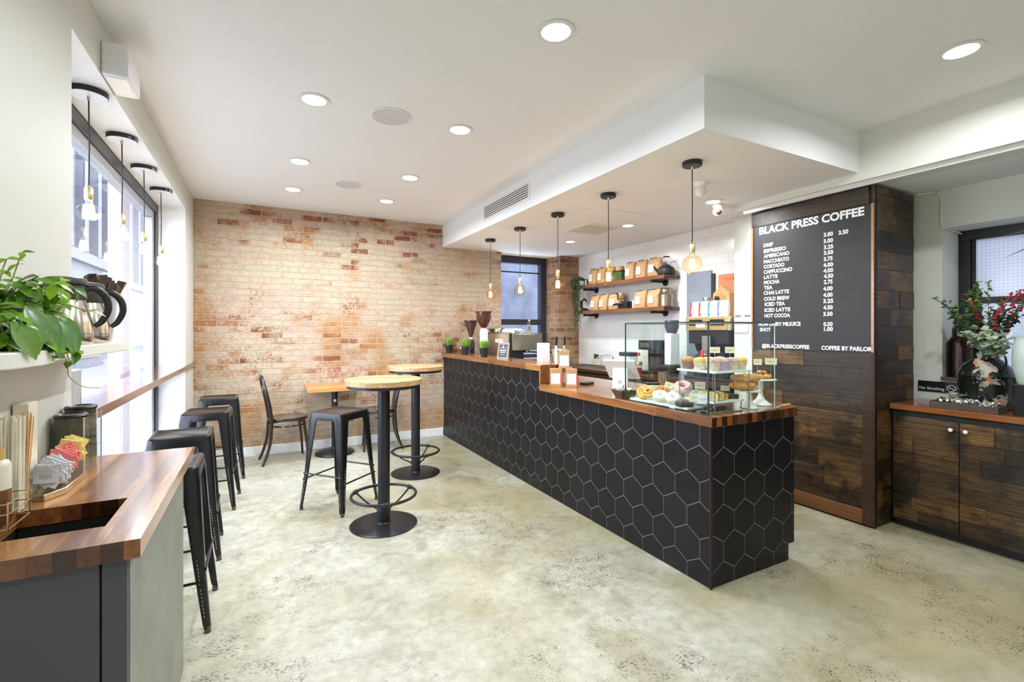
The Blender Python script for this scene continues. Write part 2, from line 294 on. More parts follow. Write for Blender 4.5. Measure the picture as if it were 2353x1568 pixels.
# ------------------------------------------------------------------ mesh helpers
def sm(pts, n=4):
    """Catmull-Rom through the points"""
    P = [Vector(p) for p in pts]; P = [P[0] * 2 - P[1]] + P + [P[-1] * 2 - P[-2]]; out = []
    for k in range(1, len(P) - 2):
        p0, p1, p2, p3 = P[k - 1:k + 3]
        for j in range(n):
            t = j / n; out.append(.5 * ((2 * p1) + (p2 - p0) * t + (2 * p0 - 5 * p1 + 4 * p2 - p3) * t * t + (3 * p1 - p0 - 3 * p2 + p3) * t ** 3))
    return out + [P[-2]]
def smr(r, n=4):
    out = []
    for k in range(len(r) - 1): out += [r[k] + (r[k + 1] - r[k]) * j / n for j in range(n)]
    return out + [r[-1]]
class G:
    def __init__(s): s.v = []; s.f = []; s.mi = []
    def quad(s, *p, m=0):
        i = len(s.v); s.v += [tuple(q) for q in p]; s.f.append(tuple(range(i, i + len(p)))); s.mi.append(m); return s
    def box(s, x0, x1, y0, y1, z0, z1, m=0):
        i = len(s.v)
        s.v += [(x, y, z) for z in (z0, z1) for y in (y0, y1) for x in (x0, x1)]
        for q in ((0, 2, 3, 1), (4, 5, 7, 6), (0, 1, 5, 4), (2, 6, 7, 3), (0, 4, 6, 2), (1, 3, 7, 5)):
            s.f.append(tuple(i + k for k in q)); s.mi.append(m)
        return s
    def loft(s, rings, m=0, caps=True, closed=True):
        """rings: lists of equally many points"""
        n = len(rings[0]); i0 = len(s.v)
        for r in rings: s.v += [tuple(p) for p in r]
        for k in range(len(rings) - 1):
            a = i0 + k * n; b = a + n
            for j in range(n if closed else n - 1):
                j2 = (j + 1) % n
                s.f.append((a + j, a + j2, b + j2, b + j)); s.mi.append(m)
        if caps:
            s.f.append(tuple(i0 + j for j in reversed(range(n)))); s.mi.append(m)
            e = i0 + (len(rings) - 1) * n
            s.f.append(tuple(e + j for j in range(n))); s.mi.append(m)
        return s
    def prism(s, poly, lo, hi, ax='z', m=0):
        def P(a, b, t): return {'z': (a, b, t), 'x': (t, a, b), 'y': (a, t, b)}[ax]
        return s.loft([[P(a, b, lo) for a, b in poly], [P(a, b, hi) for a, b in poly]], m)
    def lathe(s, prof, c=(0, 0, 0), n=24, m=0, sx=1, sy=1, caps=True):
        return s.loft([[(c[0] + r * sx * cos(2 * pi * j / n), c[1] + r * sy * sin(2 * pi * j / n), c[2] + z) for j in range(n)] for r, z in prof], m, caps)
    def cyl(s, c, r, h, n=20, m=0, r2=None):
        return s.lathe([(r, 0), (r if r2 is None else r2, h)], c, n, m)
    def tube(s, pts, r, n=8, m=0, closed=False, flat=1.0, smooth=0):
        if smooth:
            if hasattr(r, '__len__'): r = smr(r, smooth)
            pts = sm(pts, smooth)
        pts = [Vector(p) for p in pts]; N = len(pts); rings = []; up = None
        for k, p in enumerate(pts):
            if closed: d = pts[(k + 1) % N] - pts[k - 1]
            else: d = pts[min(k + 1, N - 1)] - pts[max(k - 1, 0)]
            d.normalize()
            if up is None:
                up = Vector((0, 0, 1)) if abs(d.z) < .9 else Vector((1, 0, 0))
            a = d.cross(up); a.normalize(); up = a.cross(d); up.normalize()
            rr = r[k] if hasattr(r, '__len__') else r
            rings.append([p + a * rr * cos(2 * pi * j / n) + up * rr * flat * sin(2 * pi * j / n) for j in range(n)])
        if closed: rings.append(rings[0]); return s.loft(rings, m, False)
        return s.loft(rings, m, True)
    def ball(s, c, r, n=14, k=9, m=0, sx=1, sy=1, sz=1):
        prof = [(max(r * sin(pi * i / k), 1e-4), -r * cos(pi * i / k) * sz) for i in range(k + 1)]
        return s.lathe(prof, c, n, m, sx, sy)
    def torus(s, c, R, r, n=28, k=8, m=0, ax='z'):
        pts = []
        for j in range(n):
            a = 2 * pi * j / n; q = (R * cos(a), R * sin(a))
            pts.append({'z': (c[0] + q[0], c[1] + q[1], c[2]), 'x': (c[0], c[1] + q[0], c[2] + q[1]), 'y': (c[0] + q[0], c[1], c[2] + q[1])}[ax])
        return s.tube(pts, r, k, m, True)
    def xf(s, mat, i0=0):
        for k in range(i0, len(s.v)): s.v[k] = tuple(mat @ Vector(s.v[k]))
        return s
    def build(s, name, mats, parent=None, loc=(0, 0, 0), rz=0, smooth=40, bev=0, label=None):
        me = bpy.data.meshes.new(name); me.from_pydata(s.v, [], s.f)
        if not hasattr(mats, '__len__'): mats = [mats]
        for q in mats: me.materials.append(q)
        for p, k in zip(me.polygons, s.mi): p.material_index = k; p.use_smooth = smooth > 0
        me.validate(); me.update()
        if smooth: me.set_sharp_from_angle(angle=radians(smooth))
        o = bpy.data.objects.new(name, me); COL.objects.link(o)
        o.location = loc; o.rotation_euler = (0, 0, rz)
        if parent is not None: o.parent = parent
        if bev:
            b = o.modifiers.new('edge', 'BEVEL'); b.width = bev; b.segments = 2; b.limit_method = 'ANGLE'; b.angle_limit = radians(40)
            b.harden_normals = False
        if label: o['label'] = label
        return o
def box(*a): return G().box(*a)
def thing(name, label, cat, loc=(0, 0, 0), rz=0, group=None):
    o = bpy.data.objects.new(name, None); COL.objects.link(o); o.empty_display_size = .05
    o.location = loc; o.rotation_euler = (0, 0, rz); o['label'] = label; o['category'] = cat
    if group: o['group'] = group
    return o
def tag(o, label, cat, group=None, kind=None):
    if label: o['label'] = label
    if cat: o['category'] = cat
    if group: o['group'] = group
    if kind: o['kind'] = kind
    return o
def st(o): o['kind'] = 'structure'; return o
def kids(o): return [q for q in COL.objects if q.parent == o]
def dup(o, loc=None, rz=None, label=None, parent=None):
    c = o.copy(); COL.objects.link(c)
    if parent is not None: c.parent = parent
    if loc is not None: c.location = loc
    if rz is not None: c.rotation_euler = (0, 0, rz)
    if label: c['label'] = label
    for k in kids(o): dup(k, parent=c)
    return c
def text_verts(body, bold=.0):
    cu = bpy.data.curves.new('lettering', 'FONT'); cu.body = body; cu.size = 1; cu.offset = bold; cu.resolution_u = 3
    o = bpy.data.objects.new('lettering', cu); COL.objects.link(o)
    dg = bpy.context.evaluated_depsgraph_get(); dg.update()
    me = o.evaluated_get(dg).to_mesh()
    vs = [tuple(v.co) for v in me.vertices]; fs = [tuple(p.vertices) for p in me.polygons]
    o.evaluated_get(dg).to_mesh_clear(); bpy.data.objects.remove(o); bpy.data.curves.remove(cu)
    return vs, fs
def letter(g, body, width, height, fn, bold=.02, m=0):
    """append flat lettering; fn maps (u, v) in metres to a 3-D point"""
    vs, fs = text_verts(body, bold)
    x0 = min(v[0] for v in vs); x1 = max(v[0] for v in vs); h = .73
    sx = width / (x1 - x0) if width else height / h; sy = height / h
    i = len(g.v)
    for v in vs: g.v.append(tuple(fn((v[0] - x0) * sx, v[1] * sy)))
    for f in fs: g.f.append(tuple(i + k for k in f)); g.mi.append(m)
def leaf(g, base, d, up, L, w, bend=.25, m=0, fold=.15):
    """one pointed leaf blade, slightly folded and arched"""
    d = Vector(d).normalized(); up = Vector(up); up = (up - d * up.dot(d))
    up = up.normalized() if up.length > 1e-4 else Vector((1, 0, 0))
    s_ = d.cross(up); base = Vector(base); i = len(g.v); n = 7
    wid = (.04, .62, .92, 1.0, .84, .50, .02)
    for k in range(n):
        t = k / (n - 1); c = base + d * L * t - up * bend * L * t * t
        a = wid[k] * w / 2
        g.v += [tuple(c - s_ * a + up * a * fold * 2), tuple(c), tuple(c + s_ * a + up * a * fold * 2)]
    for k in range(n - 1):
        a = i + k * 3
        g.f += [(a, a + 1, a + 4, a + 3), (a + 1, a + 2, a + 5, a + 4)]; g.mi += [m, m]
# ================================================================== THE ROOM
ZC, ZS, YB = 2.79, 2.50, 5.97
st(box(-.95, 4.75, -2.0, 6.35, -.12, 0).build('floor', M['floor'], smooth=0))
st(box(-.95, 4.75, -2.2, 6.35, ZC, ZC + .15).build('ceiling', M['ceil'], smooth=0))
g = G()
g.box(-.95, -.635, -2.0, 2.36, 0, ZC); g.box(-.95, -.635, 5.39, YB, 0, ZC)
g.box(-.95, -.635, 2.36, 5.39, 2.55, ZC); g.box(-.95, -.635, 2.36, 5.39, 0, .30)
st(g.build('wall_left', M['wall2'], smooth=0))  # darker paint stands in for the shaded face around the window
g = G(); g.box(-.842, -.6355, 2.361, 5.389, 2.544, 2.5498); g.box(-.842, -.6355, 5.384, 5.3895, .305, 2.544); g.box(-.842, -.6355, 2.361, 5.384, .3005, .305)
st(g.build('lit_reveal_lining', M['reveal'], smooth=0))  # lining added to paint the daylit header, jamb and sill brighter
g = G()
g.box(-.95, 3.0, YB, 6.35, 0, ZC); g.box(3.0, 3.9, YB, 6.35, 0, .98); g.box(3.0, 3.9, YB, 6.35, ZS, ZC)
st(g.build('wall_back', M['brick'], smooth=0))
st(box(3.9, 4.254, 5.84, 6.35, 0, ZS).build('wall_pillar', M['brick2'], smooth=0))
st(box(4.254, 4.75, 2.95, 6.35, 0, ZC).build('wall_kitchen', M['tile'], smooth=0))
st(box(3.95, 4.75, 2.665, 2.95, 0, ZC).build('wall_pier', M['wall'], smooth=0))
g = G()
g.box(4.49, 4.86, 1.60, 2.665, 0, ZC); g.box(4.49, 4.86, -2.0, 1.60, 0, 1.03); g.box(4.49, 4.86, -2.0, 1.60, 2.16, ZC); g.box(4.49, 4.86, -2.0, -.6, 1.03, 2.16)
st(g.build('wall_right', M['wall'], smooth=0))
st(box(-.95, 4.75, -2.2, -2.0, 0, ZC).build('wall_front', M['wall'], smooth=0))
# lowered ceiling over the counter, the beam along the alcove and the alcove's own ceiling
st(box(2.13, 4.254, 1.775, YB, ZS, ZC).build('trim_1', M['ceil'], smooth=0))
g = G(); g.box(3.70, 3.97, -2.0, 2.95, 2.445, ZC)
st(g.build('trim_2', M['wall'], smooth=0))
st(box(3.97, 4.49, -2.0, 2.665, 2.445, ZC).build('trim_3', M['ceil'], smooth=0))
g = G(); g.box(3.735, 3.795, -2.0, 2.70, 2.425, 2.445); g.box(3.742, 3.765, -2.0, 2.70, 2.417, 2.425)
st(g.build('trim_4', M['trim'], smooth=0))
st(box(-.635, 2.133, 5.955, YB, 0, .105).build('baseboard_back', M['trim'], bev=.003, smooth=0))
st(box(-.635, -.622, 5.39, 5.955, 0, .105).build('baseboard_left', M['trim'], bev=.003, smooth=0))
st(box(4.478, 4.49, -2.0, 1.0, 0, .10).build('baseboard_right', M['trim'], bev=.003, smooth=0))

# street window
w = st(thing('window_1', 'big street window', 'window')); del w['category'], w['label']
g = G()
X0, X1 = -.93, -.845
g.box(X0, X1, 2.30, 5.389, 2.47, 2.548); g.box(X0, X1, 5.30, 5.389, .301, 2.47); g.box(X0, X1, 2.362, 5.30, .301, .36); g.box(X0, X1, 2.362, 2.42, .36, 2.47)
g.build('window_frame', M['frame'], w, bev=.004)
g = G()
g.box(-.925, -.86, 2.42, 5.30, 2.41, 2.47); g.box(-.925, -.86, 5.22, 5.30, .36, 2.41); g.box(-.925, -.86, 2.42, 5.22, .36, .40)
g.build('inner_frame', M['frameg'], w, bev=.004)
g = G(); g.box(-.894, -.888, 2.42, 5.22, .40, 2.41); g.build('pane', M['glass'], w, smooth=0)
# window behind the machines
w = st(thing('window_2', '', '')); del w['category'], w['label']
g = G()
g.box(3.0, 3.895, 6.20, 6.30, 2.40, 2.499); g.box(3.80, 3.895, 6.20, 6.30, .981, 2.40); g.box(3.002, 3.07, 6.20, 6.30, .981, 2.40); g.box(3.07, 3.80, 6.19, 6.27, 1.475, 1.56)
g.box(3.07, 3.80, 6.20, 6.30, .981, 1.03); g.box(3.07, 3.80, 6.24, 6.26, 2.26, 2.28)
g.build('window_frame', M['frame'], w, bev=.003)
g = G(); g.box(3.07, 3.80, 6.245, 6.25, 1.03, 1.475); g.box(3.07, 3.80, 6.265, 6.27, 1.56, 2.40); g.build('pane', M['glass'], w, smooth=0)
# alcove window with wired obscure glass
w = st(thing('window_3', '', '')); del w['category'], w['label']
g = G()
g.box(4.765, 4.835, -.60, 1.599, 2.085, 2.159); g.box(4.765, 4.835, 1.53, 1.599, 1.031, 2.085); g.box(4.765, 4.825, -.60, 1.53, 1.60, 1.645); g.box(4.765, 4.835, -.60, 1.53, 1.031, 1.09); g.box(4.785, 4.795, 1.505, 1.53, 1.09, 2.085)
g.build('window_frame', M['blk'], w, bev=.003)
mf, nt, b = new_mat('wired_obscure_glass'); out = nt.nodes['Material Output']; nt.nodes.remove(b)
o_ = objco(nt); sp = node(nt, 'ShaderNodeSeparateXYZ', {0: o_})
wv = []
for k in (1, 2):
    a = math_(nt, 'FRACT', math_(nt, 'MULTIPLY', sp.outputs[k], 42.0)); wv.append(math_(nt, 'LESS_THAN', a, .12))
wire = math_(nt, 'MAXIMUM', *wv)
tr = node(nt, 'ShaderNodeBsdfTranslucent', {0: mixc(nt, wire, (.26, .265, .285), (.20, .205, .22))})
gl = node(nt, 'ShaderNodeBsdfGlossy', {0: (1, 1, 1, 1), 'Roughness': .2})
mx = node(nt, 'ShaderNodeMixShader', {0: .05, 1: tr.outputs[0], 2: gl.outputs[0]}); nt.links.new(mx.outputs[0], out.inputs[0])
g = G(); g.box(4.803, 4.807, -.60, 1.53, 1.09, 2.085); g.build('pane', mf, w, smooth=0)
st(box(4.455, 4.764, -.6, 1.599, 1.031, 1.053).build('trim_5', pm('grey_slate_sill', (.10, .10, .09), .4), smooth=0, bev=.003))
# staff door
d = st(thing('door_1', '', '', (4.254, 3.585, 0))); del d['category'], d['label']
box(-.018, -.001, -.145, .185, .002, 2.04).build('door_leaf', pm('blue_grey_door', (.235, .27, .335), .4, var=.02), d, bev=.003)
box(-.022, -.001, -.185, -.145, .002, 2.00).build('door_gap', M['blk'], d)
G().ball((-.05, -.10, 1.0), .028).cyl((-.05, -.10, .995), .012, .01).build('door_handle', M['steel'], d)

# ------------------------------------------------------------------ outside
pv = pm('pavement_concrete', (.18, .18, .195), .8, vs=2)
st(box(-30, -.95, -12, 70, -.30, -.14).build('street_pavement', pv, smooth=0))
def facade(name, x, y0, y1, h, label, col, wcol, n, floors, ax='x'):
    t = thing(name, label, 'building', (x, y0, 0))
    L = y1 - y0; g = G(); g.box(-6, 0, 0, L, -.3, h); g.box(-6, .35, -.1, L + .1, h, h + .5); g.box(-6, .25, 0, L, 4.0, 4.4); g.build('wall', pm(name + '_stone', col, .8, vs=.6), t)
    g = G(); bw = L / n
    for k in range(n + 1): g.box(0, .28, max(0, k * bw - .22), min(L, k * bw + .22), 4.4, h)
    g.build('pilaster', pm(name + '_stone', col, .8), t)
    fh = (h - 4.6) / floors
    for k in range(n):
        for j in range(floors):
            g = G(); g.box(0, .04, k * bw + bw * .3, k * bw + bw * .7, 4.8 + j * fh + .4, 4.8 + j * fh + fh * .8)
            g.build('window', pm(name + '_glass', wcol, .2), t)
    g = G(); g.box(0, .08, .6, L - .6, .3, 3.2); g.build('shop_window', pm('shop_glass', (.075, .065, .10), .3), t)
facade('stone_building', -6.2, 12, 27, 17, 'pale grey stone building with pilasters across the street', (.085, .092, .12), (.022, .026, .042), 9, 4)
facade('brick_building', -7.4, 27.6, 46, 12, 'lower pale building further down the street', (.10, .105, .13), (.035, .04, .055), 8, 3)
t = box(2.2, 5.2, 8.2, 8.4, -.1, 4.5).build('courtyard_wall', pm('blue_grey_stucco', (.045, .05, .075), .8, var=.45, vs=3), smooth=0); st(t)
# timber posts of a street shed beside the window
for k, (y, x) in enumerate(((5.42, -1.16), (5.98, -1.21))):
    t = box(-.045, .045, -.045, .045, 0, 3.1).build('timber_post', [pm('weathered_timber', (.42, .38, .32), .8, vs=14), pm('purple_grey_post', (.14, .09, .11), .6)][k], loc=(x, y, -.14), bev=.004)
    tag(t, ['weathered timber post standing outside the street window', 'dark red-brown post just behind the weathered one outside'][k], 'post')

# ------------------------------------------------------------------ lights in the ceiling
def downlight(x, y, z, label, r=.068, grp='recessed ceiling lights'):
    t = thing('recessed_light', label, 'ceiling light', (x, y, z), 0, grp)
    G().lathe([(r + .004, 0), (r + .020, -.001), (r + .020, -.006), (r, -.006), (r, -.002)], n=32).build('trim_ring', M['trim'], t)
    G().cyl((0, 0, -.004), r, .003, 32).build('lens', M['ledlens'], t)
    L = bpy.data.lights.new('lamp', 'AREA'); L.shape = 'DISK'; L.size = r * 1.9; L.energy = DOWN_W; L.color = (.93, .965, 1.0); L.spread = radians(165)
    o = bpy.data.objects.new('lamp', L); COL.objects.link(o); o.parent = t; o.location = (0, 0, -.012)
    return t
for x, y, lb in ((.281, 3.07, 'recessed light nearest the camera in the row beside the window'), (.277, 4.25, 'middle recessed light of the row beside the window'),
                 (.274, 5.12, 'recessed light by the brick wall in the window row'), (1.216, 3.056, 'recessed light beyond the nearest one in the middle row'),
                 (1.195, 4.229, 'third recessed light of the middle row, level with the far speaker'), (1.189, 5.118, 'recessed light by the brick wall in the middle row'),
                 (1.21, 1.84, 'large bright recessed light near the top centre of the view'), (3.07, 1.02, 'recessed light in front of the menu column'),
                 (1.2, .5, 'unseen recessed light added as fill in the middle row'), (.5, -.7, 'unseen recessed light added as fill behind the camera, window side'),
                 (1.9, -.8, 'unseen recessed light added as fill behind the camera')):  # the last three lights are out of view, added for fill
    downlight(x, y, ZC - .0005, lb)
for x, y, lb in ((3.41, 2.753, 'recessed light in the lowered ceiling beside the dome camera'), (3.402, 3.80, 'middle recessed light of the lowered ceiling'), (3.39, 4.83, 'recessed light of the lowered ceiling nearest the brick pillar')):
    downlight(x, y, ZS - .0005, lb, .055, 'recessed lights in the lowered ceiling')
for x, y, lb in ((.742, 3.074, 'round ceiling speaker between the nearer pair of lights'), (.731, 4.70, 'round ceiling speaker nearer the brick wall')):
    t = thing('ceiling_speaker', lb, 'speaker', (x, y, ZC), 0, 'ceiling speakers')
    G().lathe([(.128, 0), (.128, -.006), (.118, -.009), (.118, -.001)], n=40).build('rim', M['trim'], t)
    G().cyl((0, 0, -.0065), .118, .004, 40).build('grille', pm('speaker_grille', (.66, .645, .68), .7), t)

def pendant(x, y, z, zb, label, kind, grp):
    t = thing('pendant_lamp', label, 'pendant lamp', (x, y, z), 0, grp)
    rc, hc = (.074, .026) if kind == 'w' else (.062, .030)
    if kind == 'w':
        G().lathe([(rc, 0), (rc, -hc)], n=36).build('canopy', M['blkm'], t)
        G().cyl((0, 0, -hc - .0015), rc - .002, .002, 36).build('canopy_plate', M['wht'], t)
    else: G().lathe([(rc, 0), (rc, -hc + .004), (rc - .004, -hc)], n=36).build('canopy', M['blk'], t)
    G().lathe([(.007, -hc), (.006, -hc - .014), (.0035, -hc - .02)], n=12).build('ferrule', M['brass'], t)
    R = .048 if kind == 'w' else .063; B = zb - z; top = B + R + .075
    G().tube([(0, 0, -hc - .015), (.002, .001, -hc - .25), (0, 0, top)], .0032, 8).build('cord', M['cord'], t)
    s = G().lathe([(.005, top + .008), (.011, top + .004), (.0175, top - .010), (.018, top - .060), (.016, top - .064)], n=32).build('socket', M['brass'], t)
    sz = .86 if kind == 'w' else 1.0
    prof = [(.014, top - .062), (.016, B + R * sz + .006)] + [(R * sin(a), B + R * sz * cos(a)) for a in [radians(q) for q in range(20, 180, 12)]] + [(.001, B - R * sz)]
    G().lathe(prof, n=28, caps=False).build('glass_bulb', M['bulbg'] if kind == 'w' else M['ambg'], t)
    g = G()
    for k in range(12):
        a = 2 * pi * k / 12; q = .021 if kind == 'w' else .016
        g.tube([(q * .8 * cos(a), q * .8 * sin(a), B + .036), (q * cos(a + .2), q * sin(a + .2), B + .01), (q * cos(a + .4), q * sin(a + .4), B - .032)], .0024, 5)
    g.build('filament', M['filw'] if kind == 'w' else M['fil'], t)
    G().tube([(0, 0, top - .06), (0, 0, B + .03)], .003, 6).build('stem', M['bulbg'], t)
    L = bpy.data.lights.new('glow', 'POINT'); L.energy = BULB_W; L.color = (1, .86, .66) if kind == 'w' else (1, .66, .33); L.shadow_soft_size = .02
    o = bpy.data.objects.new('glow', L); COL.objects.link(o); o.parent = t; o.location = (0, 0, B)
for x, y, lb in ((-.729, 2.94, 'clear bulb pendant in the street window, nearest of the four'), (-.727, 3.537, 'second nearest clear bulb pendant in the street window'),
                 (-.727, 4.13, 'third clear bulb pendant in the street window'), (-.72, 4.717, 'clear bulb pendant in the street window nearest the brick wall')):
    pendant(x, y, 2.5435, 1.962, lb, 'w', 'pendants in the street window')
for x, y, lb in ((2.453, 5.17, 'amber globe pendant over the counter against the brick wall'), (2.46, 4.442, 'amber globe pendant in front of the dark window'), (2.468, 3.722, 'amber globe pendant in front of the brick pillar'),
                 (2.478, 3.00, 'amber globe pendant in front of the bag shelves'), (2.49, 2.17, 'amber globe pendant above the glass pastry case, largest in view')):
    pendant(x, y, ZS, 1.828, lb, 'b', 'globe pendants over the counter')

# fittings on walls and ceiling
t = thing('emergency_light', 'white emergency light box on the wall above the street window', 'emergency light', (-.635, 2.84, 2.62))
box(0, .10, -.118, .118, -.07, .08).build('housing', M['wht'], t, bev=.008)
box(.012, .088, -.10, .10, -.073, -.0705).build('diffuser', pm('frosted_diffuser', (.88, .84, .76), .4), t)
t = thing('air_vent', 'white slotted air vent in the side of the lowered ceiling', 'vent', (2.13, 4.16, 2.65))
g = G(); g.box(-.006, -.0005, -.50, .50, -.075, .09); g.build('vent_frame', M['trim'], t, bev=.002)
g = G()
for k in range(6): g.box(-.0075, -.0062, -.47, .47, -.048 + k * .021, -.040 + k * .021)
g.build('slots', M['blk'], t)
g = G(); g.box(-.30, .30, -.24, .24, -.006, -.0005); tag(g.build('access_panel', M['ceil'], loc=(2.98, 3.60, ZS), bev=.002), 'flat white access panel in the lowered ceiling', 'access panel')
t = thing('ceiling_diffuser', 'square dusty air diffuser in the lowered ceiling', 'vent', (3.20, 4.12, ZS))
g = G(); g.box(-.24, .24, -.24, .24, -.008, -.0005); g.build('diffuser_frame', M['trim'], t, bev=.002)
g = G()
for r in (.19, .14, .09, .04): g.box(-r, r, -r, r, -.008 - (.20 - r) * .05, -.0081)
g.build('louvre', pm('dusty_louvre', (.66, .60, .54), .6), t)
def dome_cam(x, y, z, label, lens=True):
    t = thing('security_camera', label, 'security camera', (x, y, z), 0, 'ceiling cameras')
    G().lathe([(.052, 0), (.050, -.018), (.040, -.030), (.030, -.032)], n=28).build('mount', M['wht'], t)
    G().ball((0, 0, -.062), .040, 20, 12, sz=1.15).build('housing', M['wht'], t)
    if lens: G().ball((-.016, -.022, -.070), .026, 16, 10).build('lens', M['gloss'], t)
dome_cam(3.53, 2.80, ZS, 'white ceiling camera with a black lens beside the beam')
dome_cam(2.90, 2.45, ZS, 'white rounded sensor on the ceiling behind the nearest globe pendant', False)
g = G(); g.tube([(4.40, 1.722, 2.432), (4.44, 1.70, 2.435), (4.478, 1.66, 2.44), (4.482, 1.62, 2.43), (4.483, 1.605, 2.38), (4.483, 1.603, 2.18), (4.49, 1.59, 2.156), (4.70, 1.585, 2.15), (4.77, 1.58, 2.14)], .006, 8)
tag(g.build('white_cable', M['trim']), 'white cable running down the alcove wall to the window', 'cable')
for k, (y, lb) in enumerate(((2.90, 'white wall control with grey display, away from the menu column'), (2.80, 'white wall control with grey display right beside the menu column'))):
    t = thing('wall_control', lb, 'thermostat', (3.95, y, 1.515), 0, 'wall controls')
    box(-.014, -.0005, -.043, .043, -.045, .045).build('body', M['wht'], t, bev=.003)
    box(-.0155, -.0142, -.030, .030, .005, .024).build('display', pm('grey_display', (.20, .21, .20), .3), t)
for k, (y, zz, lb) in enumerate(((2.90, 1.41, 'white wall switch plate under the controls'),)):
    t = thing('light_switch', lb, 'switch', (3.95, y - .03, zz)); box(-.009, -.0005, -.07, .07, -.035, .035).build('plate', M['wht'], t, bev=.002)
    box(-.013, -.0092, -.04, -.02, -.015, .015).build('rocker', M['wht'], t); box(-.013, -.0092, .02, .04, -.015, .015).build('rocker', M['wht'], t)
# ================================================================== BOARDED COLUMN AND MENU
def planks_x(g, X, y0, y1, z0, z1, sgn=-1, hs=(.085, .13), th=.012, lmin=.25, lmax=.75, seed=1):
    """boards on a plane of constant x, running along y"""
    R = random.Random(seed); z = z0
    while z < z1 - .01:
        h = min(R.uniform(*hs), z1 - z); h = z1 - z if z1 - z - h < .03 else h
        y = y0
        while y < y1 - .001:
            l = min(R.uniform(lmin, lmax), y1 - y); l = y1 - y if y1 - y - l < .1 else l
            t = th * R.uniform(.7, 1.15); a, b = sorted((X, X + sgn * t))
            g.box(a, b, y + .0006, y + l - .0006, z + .0007, z + h - .0007); y += l
        z += h
def planks_y(g, Y, x0, x1, z0, z1, seed=1, **k):
    q = G(); planks_x(q, 0, x0, x1, z0, z1, seed=seed, **k)
    i = len(g.v); g.v += [(v[1], Y + v[0], v[2]) for v in q.v]
    for f, m in zip(q.f, q.mi): g.f.append(tuple(i + a for a in reversed(f))); g.mi.append(m)
t = thing('clad_column', 'tall column clad in dark reclaimed boards carrying the menu board', 'column', (0, 0, 0)); t['kind'] = 'thing'
box(3.812, 4.36, 1.738, 2.664, 0, 2.42).build('core', M['blk'], t)
g = G(); planks_x(g, 3.812, 1.80, 2.664, .115, 1.235, seed=5); g.build('front_boards', M['recy'], t, bev=.0012, smooth=0)
g = G(); planks_y(g, 1.738, 3.83, 4.372, .01, 2.42, seed=9, hs=(.10, .15), lmin=.15, lmax=.45); g.build('side_boards', M['recx'], t, bev=.0012, smooth=0)
box(3.796, 3.812, 1.76, 2.664, 2.295, 2.42).build('top_board', M['recy'], t, bev=.002)
box(3.793, 3.812, 1.80, 2.664, .012, .115).build('bottom_board', wood_block('orange_board', ((.09, .035, .012), (.19, .080, .026), (.28, .12, .04)), 'y', .2, 2, .5, .6, 0), t, bev=.002)
g = G(); g.box(3.793, 3.812, 1.738, 1.80, .012, 1.236); g.box(3.793, 3.83, 1.722, 1.738, .012, 2.42); g.build('corner_board', wood_block('dark_corner_wood', ((.025, .011, .005), (.055, .025, .010), (.10, .045, .018)), 'y', .2, 2, .5, .6, 0), t, bev=.002)

t = thing('menu_board', 'black felt menu board listing coffee drinks and prices in white letters', 'menu board', (3.812, 2.188, 1.765))
# board plane faces -x ; local y grows away from the camera
box(-.014, -.001, -.444, .456, -.525, .527).build('panel', pm('black_felt', (.022, .022, .025), .55, var=.15), t)
oakm = wood_block('oak_strip', ((.30, .12, .035), (.42, .18, .055), (.48, .22, .075)), 'y', .5, 3, .4)
box(-.022, -.001, .456, .472, -.525, .527).build('side_rail', oakm, t, bev=.001); box(-.022, -.001, -.462, -.444, -.525, .527).build('side_rail', oakm, t, bev=.001)
BX = 3.812 - .0145
def bpix(px, py):
    # picture position to a point of the board plane (board surveyed from the photograph)
    a = (px - 1176.5) / 1083; bb = (758.5 - py) / 1083; ps = radians(28)
    rx = a * cos(ps) + sin(ps); ry = -a * sin(ps) + cos(ps); k = BX / rx
    return ry * k, 1.4 + bb * k
LINES = [('DRIP', 203, 287, 555), ('ESPRESSO', 205, 397, 604), ('AMERICANO', 205, 425, 648), ('MACCHIATO', 205, 423, 694), ('CORTADO', 205, 382, 738), ('CAPPUCCINO', 205, 450, 783),
         ('LATTE', 207, 325, 827), ('MOCHA', 207, 341, 873), ('TEA', 207, 281, 918), ('CHAI LATTE', 205, 423, 962), ('COLD BREW', 207, 427, 1013), ('ICED TEA', 214, 388, 1059), ('ICED LATTE', 212, 433, 1109),
         ('HOT COCOA', 212, 432, 1157), ('NON DAIRY MILK/ICE', 160, 522, 1229), ('SHOT', 172, 265, 1275), ('@BLACKPRESSCOFFEE', 190, 597, 1413), ('COFFEE BY PARLOR', 700, 1136, 1432)]
PR = [('3.00', 720, 800, 465), ('3.50', 847, 931, 447), ('3.00', 718, 800, 520), ('3.25', 720, 802, 572), ('3.50', 720, 802, 620), ('3.75', 720, 797, 673), ('4.00', 716, 801, 725), ('4.00', 718, 801, 773),
      ('4.50', 720, 802, 820), ('2.75', 720, 797, 870), ('4.00', 716, 797, 927), ('4.00', 716, 797, 981), ('3.25', 716, 802, 1033), ('4.50', 716, 798, 1088), ('3.50', 716, 797, 1143), ('0.50', 718, 797, 1230), ('1.00', 722, 799, 1272)]
white = pm('white_letters', (.86, .86, .86), .5, var=.01)
def row(g, s, x0, x1, zy, h):
    ya, za = bpix(1700 + x0 / 3.733, 420 + zy / 3.733); yb, _ = bpix(1700 + x1 / 3.733, 420 + zy / 3.733)
    letter(g, s, ya - yb, h, lambda u, v: (-.0152, ya - u - 2.188, za + v - 1.765), .038)
